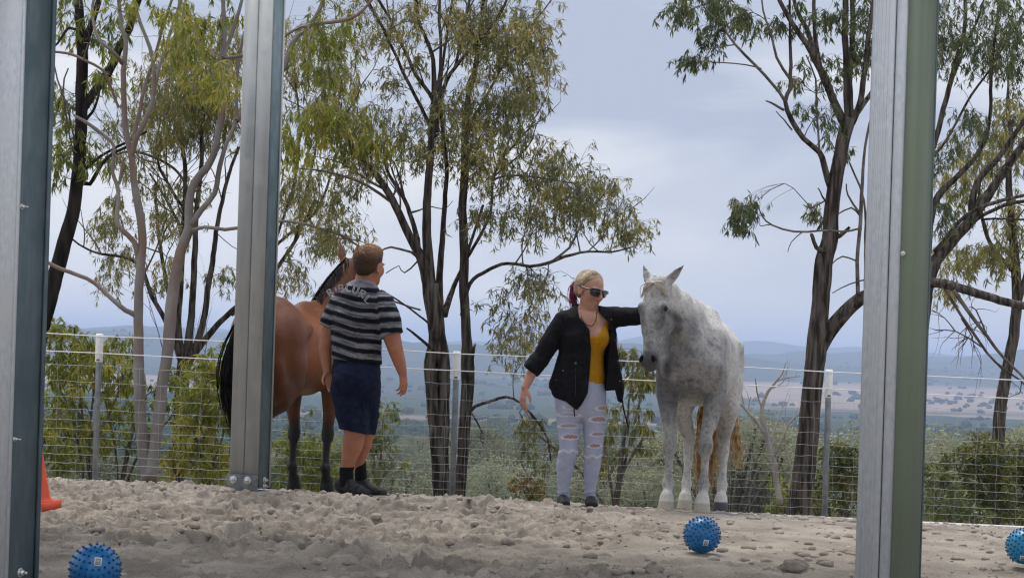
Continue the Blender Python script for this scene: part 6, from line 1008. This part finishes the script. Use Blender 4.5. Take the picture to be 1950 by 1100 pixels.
def patch(bv, quad, d, n=6, off=.004):
    g = [[on_front(bv, *(np.array(quad[0]) * (1 - a) * (1 - b) + np.array(quad[1]) * a * (1 - b) + np.array(quad[2]) * a * b + np.array(quad[3]) * (1 - a) * b), d, off) for a in np.linspace(0, 1, n)] for b in np.linspace(0, 1, n)]; V = np.array(g).reshape(-1, 3); i = (np.arange(n - 1)[:, None] * n + np.arange(n - 1)[None]).ravel(); Q = np.stack([i, i + n, i + n + 1, i + 1], -1)
    V2 = V + [0, off * 1.3, 0]; m_ = n * n; rim = [(k, k + 1) for k in range(n - 1)] + [(k * n + n - 1, (k + 1) * n + n - 1) for k in range(n - 1)] + [(m_ - 1 - k, m_ - 2 - k) for k in range(n - 1)] + [((n - 1 - k) * n, (n - 2 - k) * n) for k in range(n - 1)]
    return np.concatenate([V, V2]), np.concatenate([Q, Q[:, ::-1] + m_, [[a, a + m_, b + m_, b] for a, b in rim]])
pk_.add(*patch(bvs, [(692, 765), (713, 770), (709, 812), (690, 806)], MD, 7, .007)); obj('cargo_pocket', pk_.mesh('cargo_pocket', mb), sh_m, so_); pk_ = NB(); pk_.add(*patch(bvs, [(691, 763), (714, 768), (713, 779), (690, 773)], MD, 7, .012)); obj('pocket_flap', pk_.mesh('pocket_flap', mb), sh_m, so_)
# shirt
S = Sdf(*bb(q_, (590, 515), (785, 725), MD, -.3, .3), .0055); S.chain([r4(679, 705, .02, 50, 43.5), r4(679, 680, .02, 50, 42.5), r4(680, 650, .01, 49.5, 39), r4(682, 605, 0, 52.5, 36.5), r4(684, 578, 0, 51, 31), r4(687, 562, 0, 41, 31), r4(691, 557, .0, 31, 28)], SD, k=.035)
slL = [r4(647, 578, .09, 24), r4(630, 607, .11, 22), r4(620, 632, .11, 20)]; slR = [r4(728, 582, -.08, 27), r4(740, 612, -.10, 25.5), r4(748, 647, -.11, 22.5)]; S.chain(slL, k=.04); S.chain(slR, k=.04); S.chain([r4(676, 541, -.03, 6), r4(688, 537, -.07, 6), r4(704, 541, -.08, 6), r4(716, 550, -.05, 6), r4(718, 556, .02, 6)], k=.012)
X, Y, Z = S.grid(); px_, py_ = PXY(X, Z, MD); hm_ = np.interp(px_, [620, 632, 700, 725, 735], [680, 683, 690, 694, 694]); inn = (px_ > 624) & (px_ < 733); S.cut(np.where(py_ > 655, (py_ - hm_) * ms, -1))
for L_, (hx, hy), rgt in ((slL, (619, 621), False), (slR, (747, 639), True)):
    a_, b_ = np.array(L_[0][:3]), np.array(L_[-1][:3]); av = nrm(b_ - a_); h0 = q_(hx, hy, b_[1] - MD); cutd = (X - h0[0]) * av[0] + (Y - h0[1]) * av[1] + (Z - h0[2]) * av[2]; S.cut(np.where((px_ > 729) if rgt else (px_ < 629), cutd, -1))
del X, Y, Z, px_, py_, hm_, inn, cutd
def shirt_col(V):
    px, py = PXY(V[:, 0], V[:, 2], MD); axc = q_(684, 580)[0]; st = py - .20 * (px - 680) - 5 * np.exp(-((px - 680) / 30) ** 2)
    aR, aL = np.array([736, 590.]), np.array([636, 590.]); dR, dL = nrm([12, 55.]), nrm([-20, 50.]); mR = sstep(722, 728, px - .10 * (py - 600)); mL = sstep(634, 628, px + .10 * (py - 600)) * (py < 640)
    sR = 576 + 8 + ((px - aR[0]) * dR[0] + (py - aR[1]) * dR[1]) - .18 * (px - 740); sL = 597 + ((px - aL[0]) * dL[0] + (py - aL[1]) * dL[1]); st = st * (1 - mR) * (1 - mL) + sR * mR * (1 - mL) + sL * mL
    ph = ((st - 541.5) / 19.2) % 1.0; band = sstep(.0, .035, ph) * sstep(.50, .465, ph); n = fbm(np.c_[px * .045, st * .55, V[:, 1] * 4], 4, 451); g = .085 + .17 * sstep(.3, .7, n); C = np.stack([g * .97, g * .98, g * 1.06], 1) * (1 - band)[:, None] + np.array([.010, .011, .017]) * band[:, None]
    cl = sstep(547, 544, py + .12 * (px - 690) * -1)[:, None]; return C * (1 - cl) + np.array([.20, .20, .24]) * cl
sh_, HV_, HQ_ = bodymesh('shirt', S, mb, vcmat('striped jersey', rough=.9, spec=.1, nscale=60, namt=.15, bump=.3), mroot, shirt_col, it=1, post=fold(461, .026, (9., 9., 13.)))
bvh = BVHTree.FromPolygons([tuple(v) for v in HV_], [tuple(q) for q in HQ_]); txt_m = pmat('pale print', (.42, .43, .46), (.6, .6, .63), scale=90, rough=.8)
GL = {'R': [[(0, 0), (0, 1)], [(0, 1), (.45, 1), (.6, .85), (.55, .6), (.05, .5)], [(.25, .5), (.65, 0)]], 'I': [[(.2, 0), (.2, 1)]], 'P': [[(0, 0), (0, 1)], [(0, 1), (.5, 1), (.65, .78), (.5, .52), (.05, .5)]],
      'C': [[(.65, .85), (.4, 1), (.1, .8), (0, .5), (.1, .2), (.4, 0), (.68, .15)]], 'U': [[(0, 1), (.02, .3), (.2, .02), (.45, .02), (.62, .3), (.64, 1)]], 'L': [[(0, 1), (0, 0), (.6, .02)]]}
for ch, (x0, y0, ang, sz) in zip('RIPCURL', [(629, 559, -38, 11), (640, 554, -22, 11), (647, 551, -12, 11.5), (659, 551, 4, 13.5), (671, 553.5, 18, 13.5), (683, 559.5, 30, 13.5), (694, 568.5, 40, 14.5)]):
    m = NB(); ca, sa = math.cos(R(ang)), math.sin(R(ang))
    for st_ in GL[ch]:
        pl = spline(np.c_[np.array(st_), np.zeros(len(st_))], .09)[:, :2] if len(st_) > 3 else np.concatenate([np.linspace(a_, b_, 6) for a_, b_ in zip(st_[:-1], st_[1:])])
        for ox in (-.09, .09):                       # the print is a double outline
            q3 = np.array([on_front(bvh, x0 + (u_ + ox) * sz * ca + v_ * sz * sa, y0 + (u_ + ox) * sz * sa - v_ * sz * ca + 4, MD, .002) for u_, v_ in pl]); keep = np.r_[True, np.linalg.norm(np.diff(q3, axis=0), axis=1) > 1e-4]; m.add(*tube(q3[keep], .0024, 5))
    obj('letter', m.mesh('letter', mb), txt_m, sh_)
# hair
hh = 74 * ms; S = Sdf(q_(650, 570, -.25), q_(750, 455, .3), .005); S.ell(mA(-.08, .175), np.array([.425, .375, .35]) * hh, mM, k=.02); S.ell(mA(-.20, -.02), np.array([.27, .28, .30]) * hh, mM, k=.03); S.ell(mA(.05, .42), np.array([.30, .14, .26]) * hh, mM, k=.04); X, Y, Z = S.grid(); fa = (X - mc[0]) * mM[0, 0] + (Y - mc[1]) * mM[0, 1] + (Z - mc[2]) * mM[0, 2]; ua = (X - mc[0]) * mM[1, 0] + (Y - mc[1]) * mM[1, 1] + (Z - mc[2]) * mM[1, 2]
S.cut(fa - hh * np.interp(ua / hh, [-.4, -.2, -.12, .0, .12, .25, .45, .6], [-.30, -.20, -.14, -.12, .02, .16, .30, .36])); S.cut(-.27 * hh - ua); del X, Y, Z, fa, ua
def mh_post(V): n = fbm(V * 55, 3, 471) - .5; return V + nrm([-.3, -.5, .6]) * (n * .018)[:, None]
def mh_col(V): t = sstep(.08, .48, (V - mc) @ mM[1] / hh)[:, None]; n = (.7 + .6 * fbm(V * 40, 3, 481))[:, None]; return (np.array([.050, .028, .016]) * (1 - t) + np.array([.21, .11, .048]) * t) * n
bodymesh('hair', S, mb, vcmat('sandy hair', rough=.6, spec=.25, nscale=120, namt=.3, bump=.5), mroot, mh_col, it=1, post=mh_post)
hp = []; fs, us, rs_ = mM
for k in range(900):
    v = gr_.normal(size=3); v = nrm(v * [1, 1, 1]); 
    if v @ us < -.35 or (v @ fs > .45 and v @ us < .5) or (v @ us < .1 and v @ fs > -.2): continue
    c0 = mA(-.08, .175) + (fs * (v @ fs) * .41 + us * (v @ us) * .365 + rs_ * (v @ rs_) * .34) * hh; d0 = nrm(v * .55 + us * (.55 if v @ us > .2 else -.7) + fs * .35 + gr_.normal(size=3) * .35); Lh = .020 if v @ us > .2 else .013
    hp.append([c0, c0 + d0 * Lh * .6, c0 + d0 * Lh + fs * .004])
hm_o = strands(hp, .0022).mesh('hair_tuft', mb); attr(hm_o, 'col', mh_col(np.array([v.co[:] for v in hm_o.vertices]) + mb) * 1.15, 'FLOAT_COLOR'); obj('hair_tuft', hm_o, bpy.data.materials['sandy hair'], mroot)
# socks and shoes
sock_m = fabric('black sock', (.006, .006, .007), (.012, .012, .014), scale=60, bump=.4, bscale=60); run_m = pmat('dark trainer', (.012, .013, .013), (.045, .046, .045), scale=28, rough=.7, spec=.25, bump=.4, bscale=40, dist=.005); sole_m = pmat('grey sole', (.05, .05, .048), (.11, .105, .10), scale=20, rough=.8)
for lg, (ax_, ay), off in ((lgL, (660, 915), -.02), (lgR, (682, 905), .17)):
    S = Sdf(q_(ax_ - 60, 965, off - .3), q_(ax_ + 60, 860, off + .3), .005); tp = 888 if off < 0 else 879; S.chain([r4(lg[4][0] * 0 + (663 if off < 0 else 682), tp - 14, off, 16 if off < 0 else 13), r4(ax_, tp + 8, off, 13.2 if off < 0 else 11), r4(ax_ + 1, ay + 6, off, 14 if off < 0 else 12)], k=.01); X, Y, Z = S.grid(); px_, py_ = PXY(X, Z, MD); S.cut((tp - py_) * ms); bodymesh('sock', S, mb, sock_m, mroot, it=1)
    fd = nrm([.80, -.55 if off < 0 else -.25, 0]); sdv = np.array([-fd[1], fd[0], 0]); a = q_(ax_, ay, off); gz = ground_at(a[0] + .05, a[1]) + .006; gz = min(gz, float(q_(ax_, 943 if off < 0 else 936, off)[2]) + .01); a[2] = gz + .05
    S = Sdf(a - [.25, .25, .08], a + [.28, .25, .16], .005); S.chain([list(a - fd * .055 + [0, 0, .02]) + [.044, .05], list(a + fd * .03 + [0, 0, .012]) + [.048, .052], list(a + fd * .12 + [0, 0, -.006]) + [.050, .042], list(a + fd * .185 + [0, 0, -.016]) + [.042, .030]], sdv, k=.02); S.chain([list(a - fd * .05 + [0, 0, .045]) + [.04, .035], list(a + fd * .03 + [0, 0, .055]) + [.038, .03]], sdv, k=.02); X, Y, Z = S.grid(); S.cut(gz + .018 - Z); sho, SHV, SHQ = bodymesh('shoe', S, mb, run_m, mroot, it=1)
    S = Sdf(a - [.25, .25, .08], a + [.28, .25, .16], .005); S.chain([list(a - fd * .06 - [0, 0, .03]) + [.048, .05], list(a + fd * .03 - [0, 0, .03]) + [.05, .05], list(a + fd * .12 - [0, 0, .03]) + [.054, .05], list(a + fd * .19 - [0, 0, .03]) + [.044, .05]], sdv, k=.02); X, Y, Z = S.grid(); S.cut(np.maximum(gz - .004 - Z, Z - gz - .02)); bodymesh('sole', S, mb, sole_m, sho, it=1)
    m = NB()
    for t in (.02, .05, .08, .11): c = a + fd * t + [0, 0, .062 - t * .28]; m.add(*tube(spline([c - sdv * .03, c + [0, 0, .006], c + sdv * .03], .02), .004, 5))
    obj('laces', m.mesh('laces', mb), sole_m, sho)
# ------------------------------------------------------------------ haze
m = NB(); zt_ = max(float(HZ.max()), 20.0) + 8; zb_ = float(HZ.min()) - 2; m.box([0, 6700, (zt_ + zb_) / 2], [14500, 7350, (zt_ - zb_) / 2]); print('HAZE', zt_, zb_); hzo = obj('haze', m.mesh('haze'), None, sm=False)
hm = bpy.data.materials.new('haze'); hm.use_nodes = True; t = hm.node_tree; t.nodes.clear(); mo = nd(t, 'ShaderNodeOutputMaterial'); pv = nd(t, 'ShaderNodeVolumePrincipled')
pv.inputs['Color'].default_value = (0.52, 0.63, 0.89, 1); pv.inputs['Density'].default_value = 2.0e-4; pv.inputs['Anisotropy'].default_value = 0.2
t.links.new(pv.outputs[0], mo.inputs['Volume']); hzo.data.materials.append(hm); tag(hzo, 'pale blue haze filling the valley air', 'haze', kind='stuff')
